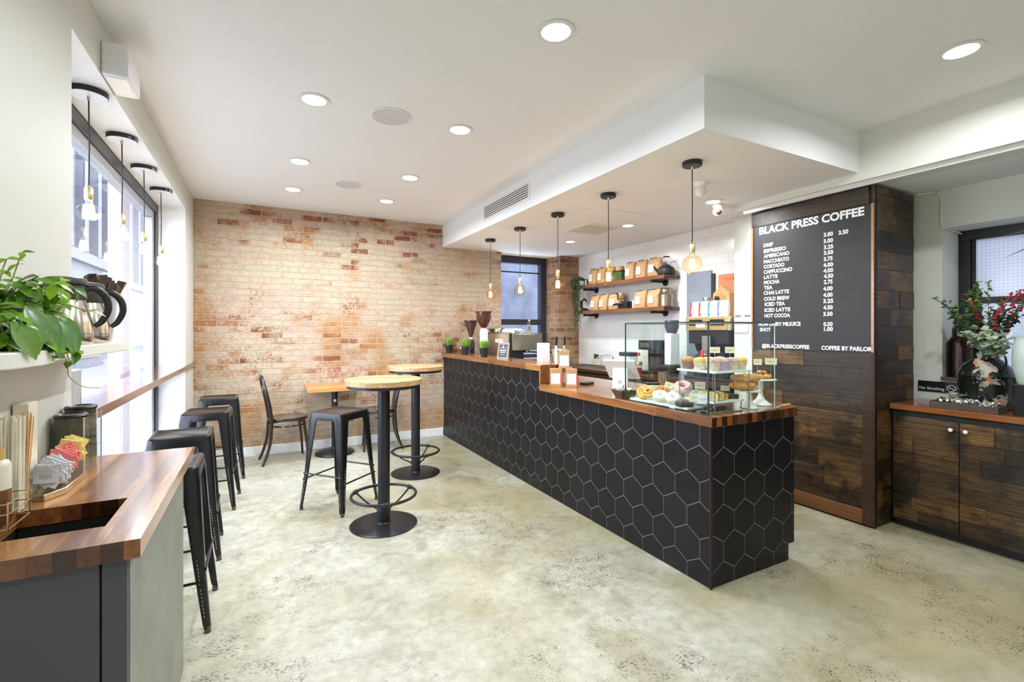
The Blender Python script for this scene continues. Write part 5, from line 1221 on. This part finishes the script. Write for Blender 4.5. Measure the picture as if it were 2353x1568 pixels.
for a in ((-.052, .052, .014, .0155), (-.052, .052, .149, .1505), (-.052, -.0505, .014, .1505), (.0505, .052, .014, .1505), (-.006, .006, .108, .140), (-.011, .003, .118, .126), (-.040, .040, .080, .092), (-.034, .034, .062, .068), (-.038, -.014, .110, .114), (.014, .038, .110, .114), (-.030, .030, .040, .043)): g.box(a[0], a[1], -.0082, -.0076, a[2], a[3])
g.xf(Matrix.Rotation(radians(-12), 4, 'X')); g.build('print', white, t)
t = thing('lidded_container', 'small dark container with a white lid between the grass pots', 'container', (2.26, 5.55, 1.1005)); G().lathe([(.040, 0), (.044, .06)], n=24).build('body', pm('brown_glass', (.10, .05, .03), .2), t); G().lathe([(.047, .060), (.048, .074), (.044, .078), (.001, .079)], n=24).build('lid', M['wht'], t)
# grinders
def grinder(x, y, rim_r, zr, zb, label, body, conic):
    t = thing('coffee_grinder', label, 'coffee grinder', (x, y, ZT), 0, 'grinders by the espresso machine')
    h = zb - ZT
    if conic: prof = [(.020, h), (.024, h + .02), (rim_r * .94, zr - ZT - .012), (rim_r, zr - ZT - .010), (rim_r, zr - ZT)]
    else: prof = [(.030, h - .01), (.045, h + .01), (rim_r * .90, h + .075), (rim_r * .93, zr - ZT - .018), (rim_r, zr - ZT - .014), (rim_r, zr - ZT)]
    G().lathe(prof, n=40).build('hopper', pm('smoked_hopper', (.075, .022, .015), .12, coat=.5), t, smooth=50)
    G().lathe([(rim_r + .003, zr - ZT - .008), (rim_r + .003, zr - ZT + .003), (.001, zr - ZT + .005)], n=40).build('hopper_lid', M['blkp'], t)
    G().lathe([(.026, h - .025), (.030, h - .02), (.030, h)], n=24).build('collar', M['wht'] if conic else M['red'], t)
    G().loft([[(-.062, -.06, 0), (.062, -.06, 0), (.062, .06, 0), (-.062, .06, 0)], [(-.055, -.05, .06), (.055, -.05, .06), (.055, .05, .06), (-.055, .05, .06)], [(-.036, -.036, .12), (.036, -.036, .12), (.036, .036, .12), (-.036, .036, .12)], [(-.040, -.038, h - .06), (.040, -.038, h - .06), (.040, .038, h - .06), (-.040, .038, h - .06)], [(-.026, -.026, h - .018), (.026, -.026, h - .018), (.026, .026, h - .018), (-.026, .026, h - .018)]]).build('body', body, t, bev=.006)
    G().tube([(0, -.04, h * .55), (-.0, -.10, h * .55)], .008, 8).build('dosing_handle', M['blkp'], t)
grinder(2.458, 5.785, .092, 1.522, 1.300, 'coffee grinder with a conical brown hopper by the brick wall', M['blkm'], True)
grinder(2.462, 5.385, .104, 1.628, 1.440, 'taller coffee grinder with a round brown hopper and pale body', M['wht'], False)
# espresso machine
EX0, EX1, EY0, EY1 = 2.60, 3.02, 4.93, 5.74
t = thing('espresso_machine', 'large stainless espresso machine behind the raised bar top', 'espresso machine', (0, 0, 0))
g = G(); g.box(EX0 + .004, EX1, EY0 + .02, EY1 - .02, 1.16, 1.352); g.box(EX0 + .02, EX0 + .20, EY0 + .03, EY1 - .03, 1.0, 1.16); g.box(EX0 + .02, EX1 + .03, EY0 + .03, EY1 - .03, .962, 1.005); g.build('chassis', M['blkm'], t, bev=.004)
box(EX0, EX0 + .004, EY0 + .035, EY1 - .03, 1.005, 1.350).build('back_panel', brushed('bronze_mirror', (.74, .62, .48), .36, 1), t)
box(EX0 - .004, EX0 + .02, EY0 - .002, EY0 + .030, .99, 1.358).build('corner_post', M['blkm'], t)
g = G(); g.box(EX0 + .02, EX1 + .02, EY0 - .002, EY0 + .018, 1.155, 1.350); g.build('side_panel', brushed('side_steel', (.44, .41, .33), .30, 2), t, bev=.004)
g = G(); g.box(EX0, EX1 + .02, EY0, EY1, 1.352, 1.360); g.box(EX0 + .02, EX0 + .022, EY0 + .02, EY1 - .02, 1.36, 1.375); g.build('cup_tray', M['steel'], t)
g = G(); g.box(EX0 - .003, EX0 - .0004, 5.13, 5.33, 1.245, 1.285); bd = g.build('badge', M['paper'], t)
g = G(); letter(g, 'la marzocco', .17, .018, lambda u, v: (EX0 - .0034, 5.315 - u, 1.258 + v), .02); g.build('badge_lettering', M['red'], t, smooth=0)
for y in (5.15, 5.50):
    G().lathe([(.040, -.05), (.044, -.045), (.044, 0)], (EX1 - .08, y, 1.165), 24).build('group_head', M['chrome'], t)
    G().tube([(EX1 - .06, y, 1.125), (EX1 + .05, y, 1.12), (EX1 + .15, y, 1.105)], [.010, .011, .015], 10).build('portafilter', M['blkp'], t)
G().tube([(EX1 - .02, EY0 - .03, 1.165), (EX1 + .02, EY0 - .06, 1.155), (EX1 + .11, EY0 - .085, 1.125)], [.012, .015, .014], 10).build('steam_lever', M['blkp'], t)
G().tube([(EX1 - .0, EY0 - .02, 1.16), (EX1 + .03, EY0 - .03, 1.10), (EX1 + .03, EY0 - .03, .99)], .005, 8).build('steam_wand', M['chrome'], t)
for y in (EY0 + .06, EY1 - .06):
    for x in (EX0 + .05, EX1 - .02): G().cyl((x, y, ZT), .018, .028, 14).build('foot', M['chrome'], t)
g = G(); g.lathe([(.052, 0), (.056, .004), (.056, .03)], (EX1 + .0, 5.02, 1.006), 28); g.build('drip_dish', M['chrome'], t)
cupm = []
for nme, a, b_ in (('black_patterned_cup', (.02, .02, .02), (.62, .62, .60)), ('white_patterned_cup', (.70, .69, .62), (.10, .10, .09))):
    m, nt, b = new_mat(nme); n_ = noise(nt, objco(nt), 32, 2, .5, 1.0); nt.links.new(ramp(nt, n_, [(.54, a), (.56, b_)]), b.inputs['Base Color']); b.inputs['Roughness'].default_value = .15; cupm.append(m)
cupp = [('black patterned espresso cup turned over on the machine', 0), ('white patterned cup turned over on the machine', 1)]
proto = []
for lb, k in cupp:
    t = thing('espresso_cup', lb, 'cup', (0, 0, 0), 0, 'cups drying on the espresso machine')
    G().lathe([(.037, 0), (.036, .012), (.030, .038), (.022, .052), (.019, .053), (.019, .058), (.017, .058), (.016, .054), (.001, .053)], n=28).build('body', cupm[k], t)
    G().tube([(.034, 0, .014), (.052, 0, .018), (.052, 0, .036), (.028, 0, .043)], .004, 8).build('handle', cupm[k], t)
    proto.append(t)
pos = []
for k in range(9):
    y = 5.69 - k * .088
    for r in range(2): pos.append((2.66 + r * .10, y, 0 if (k < 3 or (k == 5 and r == 0)) else 1))
used = [False, False]; R_ = random.Random(12); nm_ = ['first', 'second', 'third', 'fourth', 'fifth', 'sixth', 'seventh', 'eighth', 'ninth']
for n_i, (x, y, k) in enumerate(pos):
    lb = '%s patterned cup on the espresso machine, %s from the brick wall in the %s row' % (('black', 'white')[k], nm_[n_i // 2], ('front', 'back')[n_i % 2])
    if not used[k]: o = proto[k]; used[k] = True
    else: o = dup(proto[k])
    o.location = (x, y, 1.3605); o.rotation_euler = (0, 0, R_.uniform(0, 6)); o['label'] = lb
t = thing('glass_pitcher', 'steel milk pitcher with utensils on the machine by the dark window', 'pitcher', (2.93, 5.06, 1.3605)); G().lathe([(.035, 0), (.036, .01), (.027, .085), (.030, .09)], n=24).build('body', M['chrome'], t)
G().tube([(0, 0, .03), (.01, .01, .15)], .004, 6).tube([(.01, 0, .03), (-.02, .01, .13)], .004, 6).build('utensils', M['steel'], t); G().ball((.01, .01, .155), .018, 10, 7).build('whisk_head', M['chrome'], t)
# beside the machine: milk steamer station, cloth, saucer stack
t = thing('water_tower', 'white appliance with a round black knob beside the espresso machine', 'appliance', (2.86, 4.62, ZT))
box(-.05, .06, -.055, .055, 0, .315).build('body', M['wht'], t, bev=.006); g = G(); g.lathe([(.026, 0), (.026, .018), (.02, .022)], n=20).xf(Matrix.Translation((.061, -.02, .26)) @ Matrix.Rotation(radians(60), 4, 'Y')); g.build('knob', M['blkp'], t)
g = G(); R_ = random.Random(9)
P = []
for j in range(9):
    for i in range(9): P.append((i, j))
vs = [((i - 4) * .012, (j - 4) * .011, .012 + .034 * math.exp(-((i - 4) ** 2 + (j - 4) ** 2) / 10) + R_.uniform(-.006, .006)) for i, j in P]
i0 = len(g.v); g.v += vs
for j in range(8):
    for i in range(8): a = i0 + j * 9 + i; g.f.append((a, a + 1, a + 10, a + 9)); g.mi.append(0)
o = g.build('blue_cloth', pm('blue_cloth', (.035, .09, .18), .9), loc=(2.66, 4.42, ZT + .02), smooth=70); m_ = o.modifiers.new('thick', 'SOLIDIFY'); m_.thickness = .004; tag(o, 'crumpled dark blue cloth on the counter beside the espresso machine', 'cloth')
t = thing('saucer', 'white saucer plate under the blue cloth', 'plate', (2.665, 4.42, ZT)); G().lathe([(.045, 0), (.075, .010), (.078, .013), (.045, .006), (.001, .006)], n=36).build('plate', M['porc'], t)
# tap tower
t = thing('tap_tower', 'chrome drinks tower with two black tap handles behind the coffee boxes', 'tap tower', (2.705, 4.05, ZT))
G().lathe([(.088, 0), (.088, .012), (.078, .016), (.078, .262), (.072, .275), (.001, .278)], n=36).build('tower', M['chrome'], t)
for s, yy in ((-.030, .01), (.045, -.03)):
    tp = G().tube([(s, yy, .270), (s, yy, .305), (s - .03, yy - .03, .300), (s - .035, yy - .035, .26)], [.012, .011, .009, .008], 10).build('tap', M['chrome'], t)
    G().tube([(s, yy, .305), (s, yy, .33), (s, yy, .395)], [.008, .013, .015], 12).build('tap_handle', M['blkp'], t)
t = thing('steel_cup', 'tall steel cup on the worktop behind the register', 'cup', (2.775, 2.70, ZT)); G().lathe([(.036, 0), (.038, .004), (.040, .135), (.041, .137), (.038, .137), (.036, .01)], n=28).build('body', brushed('cup_steel', (.52, .55, .60), .25, 2), t)
# ================================================================== BACK COUNTER ALONG THE TILED WALL
t = thing('back_counter', 'dark back counter with drawers along the tiled wall', 'counter', (3.68, 2.97, 0))
box(.02, .572, 0, 2.865, .06, .858).build('carcass', pm('olive_black_paint', (.040, .042, .030), .45), t)
for k in range(4):
    y = .04 + k * .70
    d = box(.0, .019, y, y + .68, .60, .845).build('drawer', pm('olive_black_paint', (.040, .042, .030), .45), t, bev=.003)
    G().tube([(-.004, y + .29, .75), (-.022, y + .31, .75), (-.022, y + .39, .75), (-.004, y + .41, .75)], .005, 8).build('handle', M['iron'], d)
    d = box(.0, .019, y, y + .68, .10, .59).build('door', pm('olive_black_paint', (.040, .042, .030), .45), t, bev=.003)
# worktop with a sink cut-out
g = G(); bx0, bx1 = 3.655, 4.252
for r in ((bx0, bx1, 2.97, 4.62), (bx0, bx1, 5.56, 5.835), (bx0, 3.74, 4.62, 5.56), (4.16, bx1, 4.62, 5.56)): g.box(*r, .862, .902)
tag(g.build('back_worktop', wood_block('dark_walnut', ((.05, .018, .008), (.12, .045, .018), (.20, .08, .03)), 'y', .06, .9, .25), smooth=0), 'dark walnut worktop along the tiled wall with the sink', 'worktop')
t = thing('sink', 'stainless double sink set into the back worktop', 'sink', (3.74, 4.62, .902))
g = G(); g.box(-.01, .43, -.01, .012, .0005, .006); g.box(-.01, .43, .928, .95, .0005, .006); g.box(-.01, .012, .012, .928, .0005, .006); g.box(.40, .43, .012, .928, .0005, .006); g.box(.012, .40, .46, .48, -.02, .005); g.build('rim', M['steel'], t)
for y0 in (.014, .482):
    g = G(); g.box(.014, .40, y0, y0 + .442, -.16, -.155); g.box(.014, .018, y0, y0 + .442, -.155, 0); g.box(.396, .40, y0, y0 + .442, -.155, 0); g.box(.018, .396, y0, y0 + .004, -.155, 0); g.box(.018, .396, y0 + .438, y0 + .442, -.155, 0); g.build('basin', M['steel'], t)
t = thing('tap', 'chrome swan neck tap at the back sink', 'tap', (4.17, 4.60 + .35, .9085))
G().box(-.02, .02, -.09, .09, 0, .018).build('base', M['chrome'], t, bev=.003); G().tube([(0, 0, .018), (0, 0, .13), (-.02, .03, .155), (-.12, .13, .14), (-.15, .16, .10)], .0085, 10).build('spout', M['chrome'], t)
for s in (-.075, .075): G().lathe([(.012, .018), (.009, .05), (.016, .055), (.016, .07), (.001, .072)], (0, s, 0), 14).build('handle', M['chrome'], t)
t = thing('sponge_caddy', 'cream caddy with a dark green scourer by the back sink', 'caddy', (4.15, 5.30, .909)); box(-.03, .03, -.07, .07, 0, .085).build('body', pm('cream_tub', (.66, .60, .44), .4), t, bev=.004)
g = G(); g.box(-.006, .006, -.05, .05, .06, .15); g.xf(Matrix.Rotation(.15, 4, 'X')); g.build('green_scourer', pm('dark_green_scourer', (.012, .07, .055), .9), t)
g = G(); g.box(-.008, .008, -.30, .16, 0, .30); g.xf(Matrix.Rotation(radians(14), 4, 'Y')); tag(g.build('leaning_board', pm('grey_acrylic_sheet', (.56, .55, .50), .3), loc=(4.165, 4.30, .904), bev=.003), 'pale grey sheet leaning on the tiles past the sink', 'board')

# brewer
t = thing('coffee_brewer', 'wide coffee brewer with gold steel fascia behind the pastry case', 'coffee brewer', (4.02, 3.20, .902))
box(-.15, .18, -.235, .255, .492, .630).build('head', M['gold'], t, bev=.006)
box(.06, .18, -.235, .255, .03, .4915).build('back_panel', M['blkp'], t); box(-.17, .18, -.24, .26, 0, .03).build('base', M['blkp'], t, bev=.004)
box(-.12, .055, -.225, .245, .36, .4915).build('lower_housing', M['blkp'], t, bev=.006)
for y in (-.12, .13):
    G().lathe([(.048, .28), (.070, .35), (.072, .3595)], (-.06, y, 0), 28).build('brew_funnel', M['blkp'], t)
    G().box(-.158, -.151, y - .075, y + .075, .54, .60).build('control_strip', M['blkm'], t)
G().tube([(-.155, .005, .25), (-.20, .005, .25)], .010, 8).build('water_tap', M['chrome'], t); box(-.215, -.195, -.008, .018, .22, .30).build('red_tap_handle', M['red'], t, bev=.003)
G().box(-.156, -.150, -.05, .05, .20, .44).build('steel_plate', M['steel'], t)
for y, lb in ((-.13, 'black and steel coffee server under the brewer near the pier'), (.13, 'black and steel coffee server under the brewer near the door')):
    s = thing('coffee_server', lb, 'coffee server', (3.95, 3.20 + y, .9325), 0, 'servers under the brewer'); G().lathe([(.07, 0), (.072, .12)], n=32).build('base', M['blkp'], s); G().lathe([(.071, .121), (.066, .185)], n=32).build('band', M['chrome'], s); G().lathe([(.060, .186), (.055, .215), (.03, .225), (.03, .245), (.001, .25)], n=28).build('lid', M['blkp'], s)
def bag(name, x, y, z, rz, w, d, h, m, label, grp, seed, tabm=None, lab=True, stripe=None):
    """folded-top paper bag, label on the -x side"""
    R = random.Random(seed); t = thing(name, label, 'bag', (x, y, z), rz, grp)
    def rg(z_, ww, dd, b_=.0):
        P = []
        for k in range(20):
            a = 2 * pi * k / 20; ex = .45; cx_, sy_ = cos(a), sin(a)
            P.append((dd * math.copysign(abs(cx_) ** ex, cx_) * (1 + R.uniform(-.04, .04)) + b_, ww * math.copysign(abs(sy_) ** ex, sy_) * (1 + R.uniform(-.03, .03)), z_ + R.uniform(-.002, .002) * (z_ > .01)))
        return P
    G().loft([rg(0, w * .46, d * .46), rg(h * .06, w * .5, d * .5), rg(h * .35, w * .52, d * .53), rg(h * .7, w * .5, d * .47, .003), rg(h * .86, w * .48, d * .34, .006), rg(h * .97, w * .47, d * .14, .004), rg(h, w * .46, d * .06, 0)]).build('paper_body', m, t, smooth=35)
    if tabm: box(-.006 - d * .06, .002 + d * .06, -w * .20, w * .40, h * .955, h * 1.01).build('tie', tabm, t, bev=.002)
    if lab:
        g = G(); lx = -d * .535 - .004; g.quad((lx - .001, w * .30, h * .22), (lx - .001, -w * .12, h * .22), (lx + .003, -w * .12, h * .64), (lx + .003, w * .30, h * .64)); i = len(g.v)
        g.v += [(v[0] + .004, v[1], v[2]) for v in g.v[:4]]; g.f += [(3, 2, 1, 0)][:0] + [(i, i + 1, i + 2, i + 3), (0, 4, 7, 3), (1, 2, 6, 5)]; g.mi += [0] * 3
        L_ = g.build('label_panel', M['paper'], t, smooth=0)
        g = G()
        for k in range(4): zz = h * (.52 - k * .06); g.quad((lx - .0018 + .0006 * k * 0 - .0, w * .24, zz), (lx - .0018, -w * .06, zz), (lx - .0012, -w * .06, zz + h * .03), (lx - .0012, w * .24, zz + h * .03))
        g.v = [(lx - .0022 + (v[2] / h - .22) / .42 * .004, v[1], v[2]) for v in g.v]
        g.build('print', M['inkl'], t, smooth=0)
    if stripe:
        g = G(); g.box(-d * .56, -d * .50, w * .30, w * .50, h * .05, h * .92); g.build('coloured_edge', stripe, t)
    return t
wp = pm('white_bag_paper', (.80, .79, .80), .5, var=.03); teal = pm('teal_print', (.05, .30, .28), .5)
for k, (y, stp, lb) in enumerate(((3.385, M['red'], 'white coffee bag with red edge at the door end of the brewer'), (3.275, M['red'], 'white coffee bag with red edge second on the brewer'), (3.165, teal, 'white coffee bag with teal edge on the brewer'), (3.055, blue, 'white coffee bag with blue edge nearest the pier'))):
    bag('white_coffee_bag', 3.945, y, 1.5325, radians(0), .096, .07, .155, wp, lb, 'white bags on the brewer', 60 + k, None, True, stp)
t = thing('glass_jar', 'glass jar of dark beans with a steel lid behind the white bags', 'jar', (4.09, 3.37, 1.5325))
G().lathe([(.045, 0), (.052, .01), (.052, .14), (.042, .165), (.042, .175)], n=28).build('glass_body', M['clear'], t); G().lathe([(.046, .004), (.048, .012), (.048, .13), (.001, .135)], n=24).build('beans', pm('dark_beans', (.035, .018, .010), .5, var=.5, vs=120), t); G().lathe([(.045, .176), (.046, .205), (.001, .207)], n=28).build('lid', M['chrome'], t)
t = thing('kraft_house_box', 'house shaped kraft box with a round dial behind the white bags', 'box', (4.10, 3.175, 1.5325))
G().prism([(-.095, 0), (.095, 0), (.095, .235), (.0, .31), (-.095, .235)], -.05, .05, 'x').build('box_body', M['kraft'], t, bev=.002)
g = G(); g.lathe([(.058, 0), (.058, .006)], n=32).xf(Matrix.Translation((-.051, .01, .175)) @ Matrix.Rotation(radians(-90), 4, 'Y')); g.build('dial_disc', M['kraftd'], t); g = G(); g.lathe([(.022, 0), (.022, .02), (.018, .024)], n=24).xf(Matrix.Translation((-.057, .035, .185)) @ Matrix.Rotation(radians(-90), 4, 'Y')); g.build('black_dial', M['blkp'], t)
G().box(-.0525, -.0505, -.035, .05, .060, .105).build('label_plate', pm('brown_label', (.16, .10, .07), .6), t); g = G(); g.box(-.0535, -.0527, -.008, .024, .068, .098); g.build('print', M['paper'], t)
t = thing('orange_poster', 'orange printed poster on the tiled wall by the pier', 'poster', (4.253, 3.19, 1.83)); g = G(); g.box(-.002, -.0004, -.155, .175, -.17, .15); g.build('sheet', pm('orange_sheet', (.86, .23, .10), .6, var=.03), t)
g = G()
for k, (a, b_, z, h_) in enumerate(((.02, .12, .10, .006), (.02, .10, .085, .004), (-.10, -.03, .10, .006), (-.10, -.04, .085, .004), (.04, .15, .02, .005), (.05, .14, .005, .004), (-.10, -.04, .02, .005))): g.box(-.0028, -.0022, a, b_, z, z + h_)
g.box(-.0028, -.0022, -.015, .005, .085, .11); g.build('print', pm('dark_orange_print', (.45, .07, .03), .6), t)
# small machines behind the case
t = thing('black_coffee_machine', 'black boxy machine on the back counter seen through the pastry case', 'appliance', (3.98, 4.02, .9025)); g = G(); g.box(-.13, .15, -.11, .11, 0, .03); g.box(.02, .15, -.11, .11, .03, .36); g.box(-.13, .15, -.11, .11, .27, .38); g.build('body', M['blkp'], t, bev=.006); box(-.135, -.131, -.07, .07, .30, .35).build('panel', M['steel'], t)
t = thing('white_grinder', 'tall white and black grinder seen through the pastry case', 'coffee grinder', (3.92, 3.70, .9025)); box(-.055, .08, -.045, .045, .12, .46).build('body', M['wht'], t, bev=.008); box(-.09, .08, -.06, .06, 0, .12).build('base', M['blkp'], t, bev=.008); G().lathe([(.05, .46), (.075, .53), (.075, .60), (.001, .605)], (0.01, 0, 0), 28).build('hopper', pm('smoked_plastic', (.07, .07, .075), .1), t)
t = thing('white_tub', 'white tub with a dark lid on the back counter', 'tub', (3.84, 4.28, .9025)); G().box(-.07, .07, -.085, .085, 0, .19).build('body', M['wht'], t, bev=.01); G().box(-.074, .074, -.089, .089, .191, .235).build('lid', M['slate'], t, bev=.006)
g = G(); letter(g, 'MI', .05, .035, lambda u, v: (-.0708, .02 - u, .08 + v), .03); g.build('lettering', M['inkl'], t, smooth=0)
t = thing('red_capped_bottle', 'clear bottle with a red cap and copper band on the back counter', 'bottle', (3.80, 4.07, .9025)); G().lathe([(.036, 0), (.038, .01), (.040, .12), (.030, .155), (.014, .175), (.014, .20)], n=28).build('glass_body', M['clear'], t); G().lathe([(.034, .004), (.035, .07), (.001, .072)], n=24).build('red_syrup', pm('red_syrup', (.30, .02, .04), .2), t)
G().lathe([(.0405, .09), (.041, .12), (.037, .135)], n=28).build('copper_band', pm('copper', (.72, .36, .20), .25, 1), t); G().lathe([(.018, .20), (.018, .235), (.001, .24)], n=20).build('cap', M['red'], t)
for k, (x, y, lb) in enumerate(((3.76, 3.93, 'clear plastic cup on the back counter by the red capped bottle'), (3.78, 3.84, 'clear plastic cup on the back counter by the white grinder'))):
    t = thing('clear_cup', lb, 'cup', (x, y, .9025), 0, 'clear cups on the back counter'); G().lathe([(.026, 0), (.028, .003), (.038, .105), (.040, .106), (.037, .104)], n=28, caps=False).build('body', M['clear'], t)
tag(box(0, .012, 0, .55, .0, .13).build('purple_bag_row', pm('violet_film', (.10, .07, .30), .3), loc=(3.655 - .015, 3.05, .74), bev=.003), 'violet film edge hanging on the back counter front', 'film') if False else None

# ================================================================== WALL SHELVES
def wshelf(z, label):
    t = thing('wall_shelf', label, 'shelf', (4.004, 3.885, z), 0, 'pipe bracket shelves')
    box(0, .249, 0, 1.66, -.045, 0).build('board', M['shelfw'], t, bev=.003)
    for y in (.213, 1.52):
        G().tube([(.03, y, -.060), (.16, y, -.060), (.236, y, -.060)], .013, 10).tube([(.02, y, -.060), (.035, y, -.060)], .018, 10).build('pipe_bracket', M['iron'], t)
        g = G(); g.lathe([(.042, 0), (.042, .008), (.020, .012), (.018, .03)], n=24).xf(Matrix.Translation((.247, y, -.085 + .02)) @ Matrix.Rotation(radians(-90), 4, 'Y')); g.build('flange', M['iron'], t)
US, LS = 2.030, 1.668
wshelf(US, 'upper dark wood shelf on iron pipe brackets'); wshelf(LS, 'lower dark wood shelf on iron pipe brackets')
def put(px0, px1, X): a, b_ = yx(px0, X), yx(px1, X); return (a + b_) / 2, abs(a - b_)
SH = 'kraft coffee bags on the wall shelves'
for px0, px1, z, h, lb, sd in ((1348, 1366, US, .225, 'kraft bag nearest the brick pillar on the upper shelf', 1), (1368, 1386, US, .225, 'kraft bag second from the pillar on the upper shelf', 2), (1388, 1404, US, .215, 'kraft bag third from the pillar on the upper shelf', 3),
                               (1431, 1453, US, .225, 'kraft bag beside the green tin on the upper shelf', 4), (1455, 1480, US, .225, 'middle bag of the three by the kettle', 5), (1482, 1511, US, .225, 'kraft bag right beside the iron kettle', 6),
                               (1352, 1370, LS, .215, 'kraft bag nearest the pillar on the lower shelf', 7), (1372, 1390, LS, .215, 'kraft bag second from the pillar on the lower shelf', 8), (1392, 1422, LS, .215, 'kraft bag behind the coffee mill crank', 9),
                               (1452, 1479, LS, .215, 'kraft bag right of the coffee mill on the lower shelf', 10), (1481, 1510, LS, .215, 'kraft bag beside the steel milk can', 11)):
    yc, w_ = put(px0, px1, 4.06); bag('kraft_coffee_bag', 4.125, yc, z, 0, w_ * .93, .105, h, M['kraft'], lb, SH, sd, M['ink'])
yc, w_ = put(1407, 1429, 4.06)
t = thing('green_tin', 'green and black tin on the upper shelf', 'tin', (4.11, yc, US)); box(-.06, .06, -w_ * .48, w_ * .42, 0, .13).build('body', pm('dark_green_tin', (.05, .09, .03), .3), t, bev=.004); G().box(-.062, .062, -w_ * .50, w_ * .44, .12, .135).build('lid', M['blkm'], t, bev=.002)
t = thing('kraft_roll', 'rolled kraft bag lying on the green tin', 'bag', (4.11, yc, US + .1355)); G().lathe([(.055, 0), (.058, .03), (.05, .06), (.001, .062)], n=24).build('paper_body', M['kraft'], t, smooth=30)
# kettle
t = thing('iron_kettle', 'black cast iron kettle at the end of the upper shelf', 'kettle', (4.115, yx(1531, 4.115), US), radians(38))
G().lathe([(.075, 0), (.095, .012), (.100, .045), (.085, .085), (.055, .105), (.045, .108), (.042, .118), (.012, .122), (.012, .135), (.001, .137)], n=40).build('body', M['iron'], t, smooth=50)
G().tube([(0, .085, .05), (-.01, .12, .075), (-.012, .135, .108)], [.020, .013, .010], 10).build('spout', M['iron'], t); G().tube([(0, .062, .10), (0, .072, .15), (0, .045, .20), (0, 0, .215), (0, -.045, .20), (0, -.072, .15), (0, -.062, .10)], .0028, 8).build('bail_handle', M['steel'], t)
G().tube([(0, .035, .208), (0, 0, .217), (0, -.035, .208)], .008, 8).build('grip', M['iron'], t)
# milk can
t = thing('milk_can', 'small steel milk can with a wire bail on the lower shelf', 'milk can', (4.12, yx(1530, 4.12), LS))
G().lathe([(.082, 0), (.084, .005), (.084, .012), (.081, .014), (.081, .135), (.084, .138), (.081, .142), (.060, .170), (.060, .200), (.070, .212), (.062, .214), (.001, .206)], n=44).build('body', brushed('can_steel', (.34, .30, .24), .3, 2), t, smooth=35)
G().tube([(-.02, .082, .155), (-.085, .06, .12), (-.098, .0, .10), (-.085, -.06, .12), (-.02, -.082, .155)], .002, 6).build('bail', M['steel'], t)
# mill
t = thing('coffee_mill', 'black cast iron wall coffee mill with a crank', 'coffee mill', (4.08, yx(1437, 4.08), LS))
box(-.045, .05, -.07, .045, 0, .095).build('hopper_box', M['iron'], t, bev=.006); box(-.045, .05, .046, .09, 0, .07).build('side_box', M['iron'], t, bev=.004)
G().tube([(-.01, .0, .095), (-.01, 0, .13)], .008, 8).tube([(-.01, 0, .128), (-.02, .12, .128)], .005, 8).tube([(-.02, .12, .125), (-.02, .125, .20), (-.02, .16, .205)], .010, 8).build('crank', M['iron'], t)
G().tube([(-.047, -.02, .06), (-.05, .03, .06), (-.05, .13, .062), (-.05, .18, .055)], [.010, .018, .014, .010], 8).build('screw_feed', M['iron'], t)
t = thing('iron_press', 'curved black iron ornament near the pillar on the lower shelf', 'ornament', (4.07, yx(1342, 4.07), LS)); G().tube([(0, -.06, .14), (0, -.01, .17), (0, .05, .15), (0, .075, .09), (0, .04, .03), (0, -.07, .02)], [.012, .016, .018, .020, .022, .018], 10).build('arm', M['iron'], t); box(-.04, .04, -.09, .06, 0, .018).build('base', M['iron'], t, bev=.004)
# hanging plant
t = thing('hanging_plant', 'dark green plant trailing down beside the brick pillar from the upper shelf', 'plant', (4.090, 5.44, US))
G().lathe([(.032, 0), (.042, .085), (.044, .09), (.038, .09)], n=24).build('tin_pot', M['steel'], t)
R_ = random.Random(31); g = G(); gs = G()
for k in range(38):
    a = R_.uniform(0, 2 * pi); p = Vector((R_.uniform(-.02, .01), R_.uniform(-.02, .02), .085)); P = [p.copy()]
    L = R_.choice((.15, .35, .55, .7, .85)) * R_.uniform(.8, 1.1); ex = (R_.uniform(-.13, -.095), R_.uniform(-.02, .11)); n = int(L / .03) + 4
    for j in range(n):
        f = j / (n - 1)
        if f < .18: p = p + Vector((ex[0] / (n * .18), ex[1] / (n * .18), .006))
        else: p = p + Vector((R_.uniform(-.004, .004), R_.uniform(-.004, .004), -L / n))
        P.append(p.copy())
        for q in range(3): s_ = R_.uniform(.016, .026); leaf(g, p, (R_.uniform(-1, .3), R_.uniform(-1, 1), R_.uniform(-.8, .3)), (-.5, -.3, .7), s_, s_ * .5, .2)
    gs.tube(P, .0012, 4)
gs.build('stems', pm('vine_stem', (.30, .34, .12), .5), t); g.build('foliage', leafm('shade_leaf', (.003, .014, .006), (.018, .055, .016), .35), t, smooth=60)
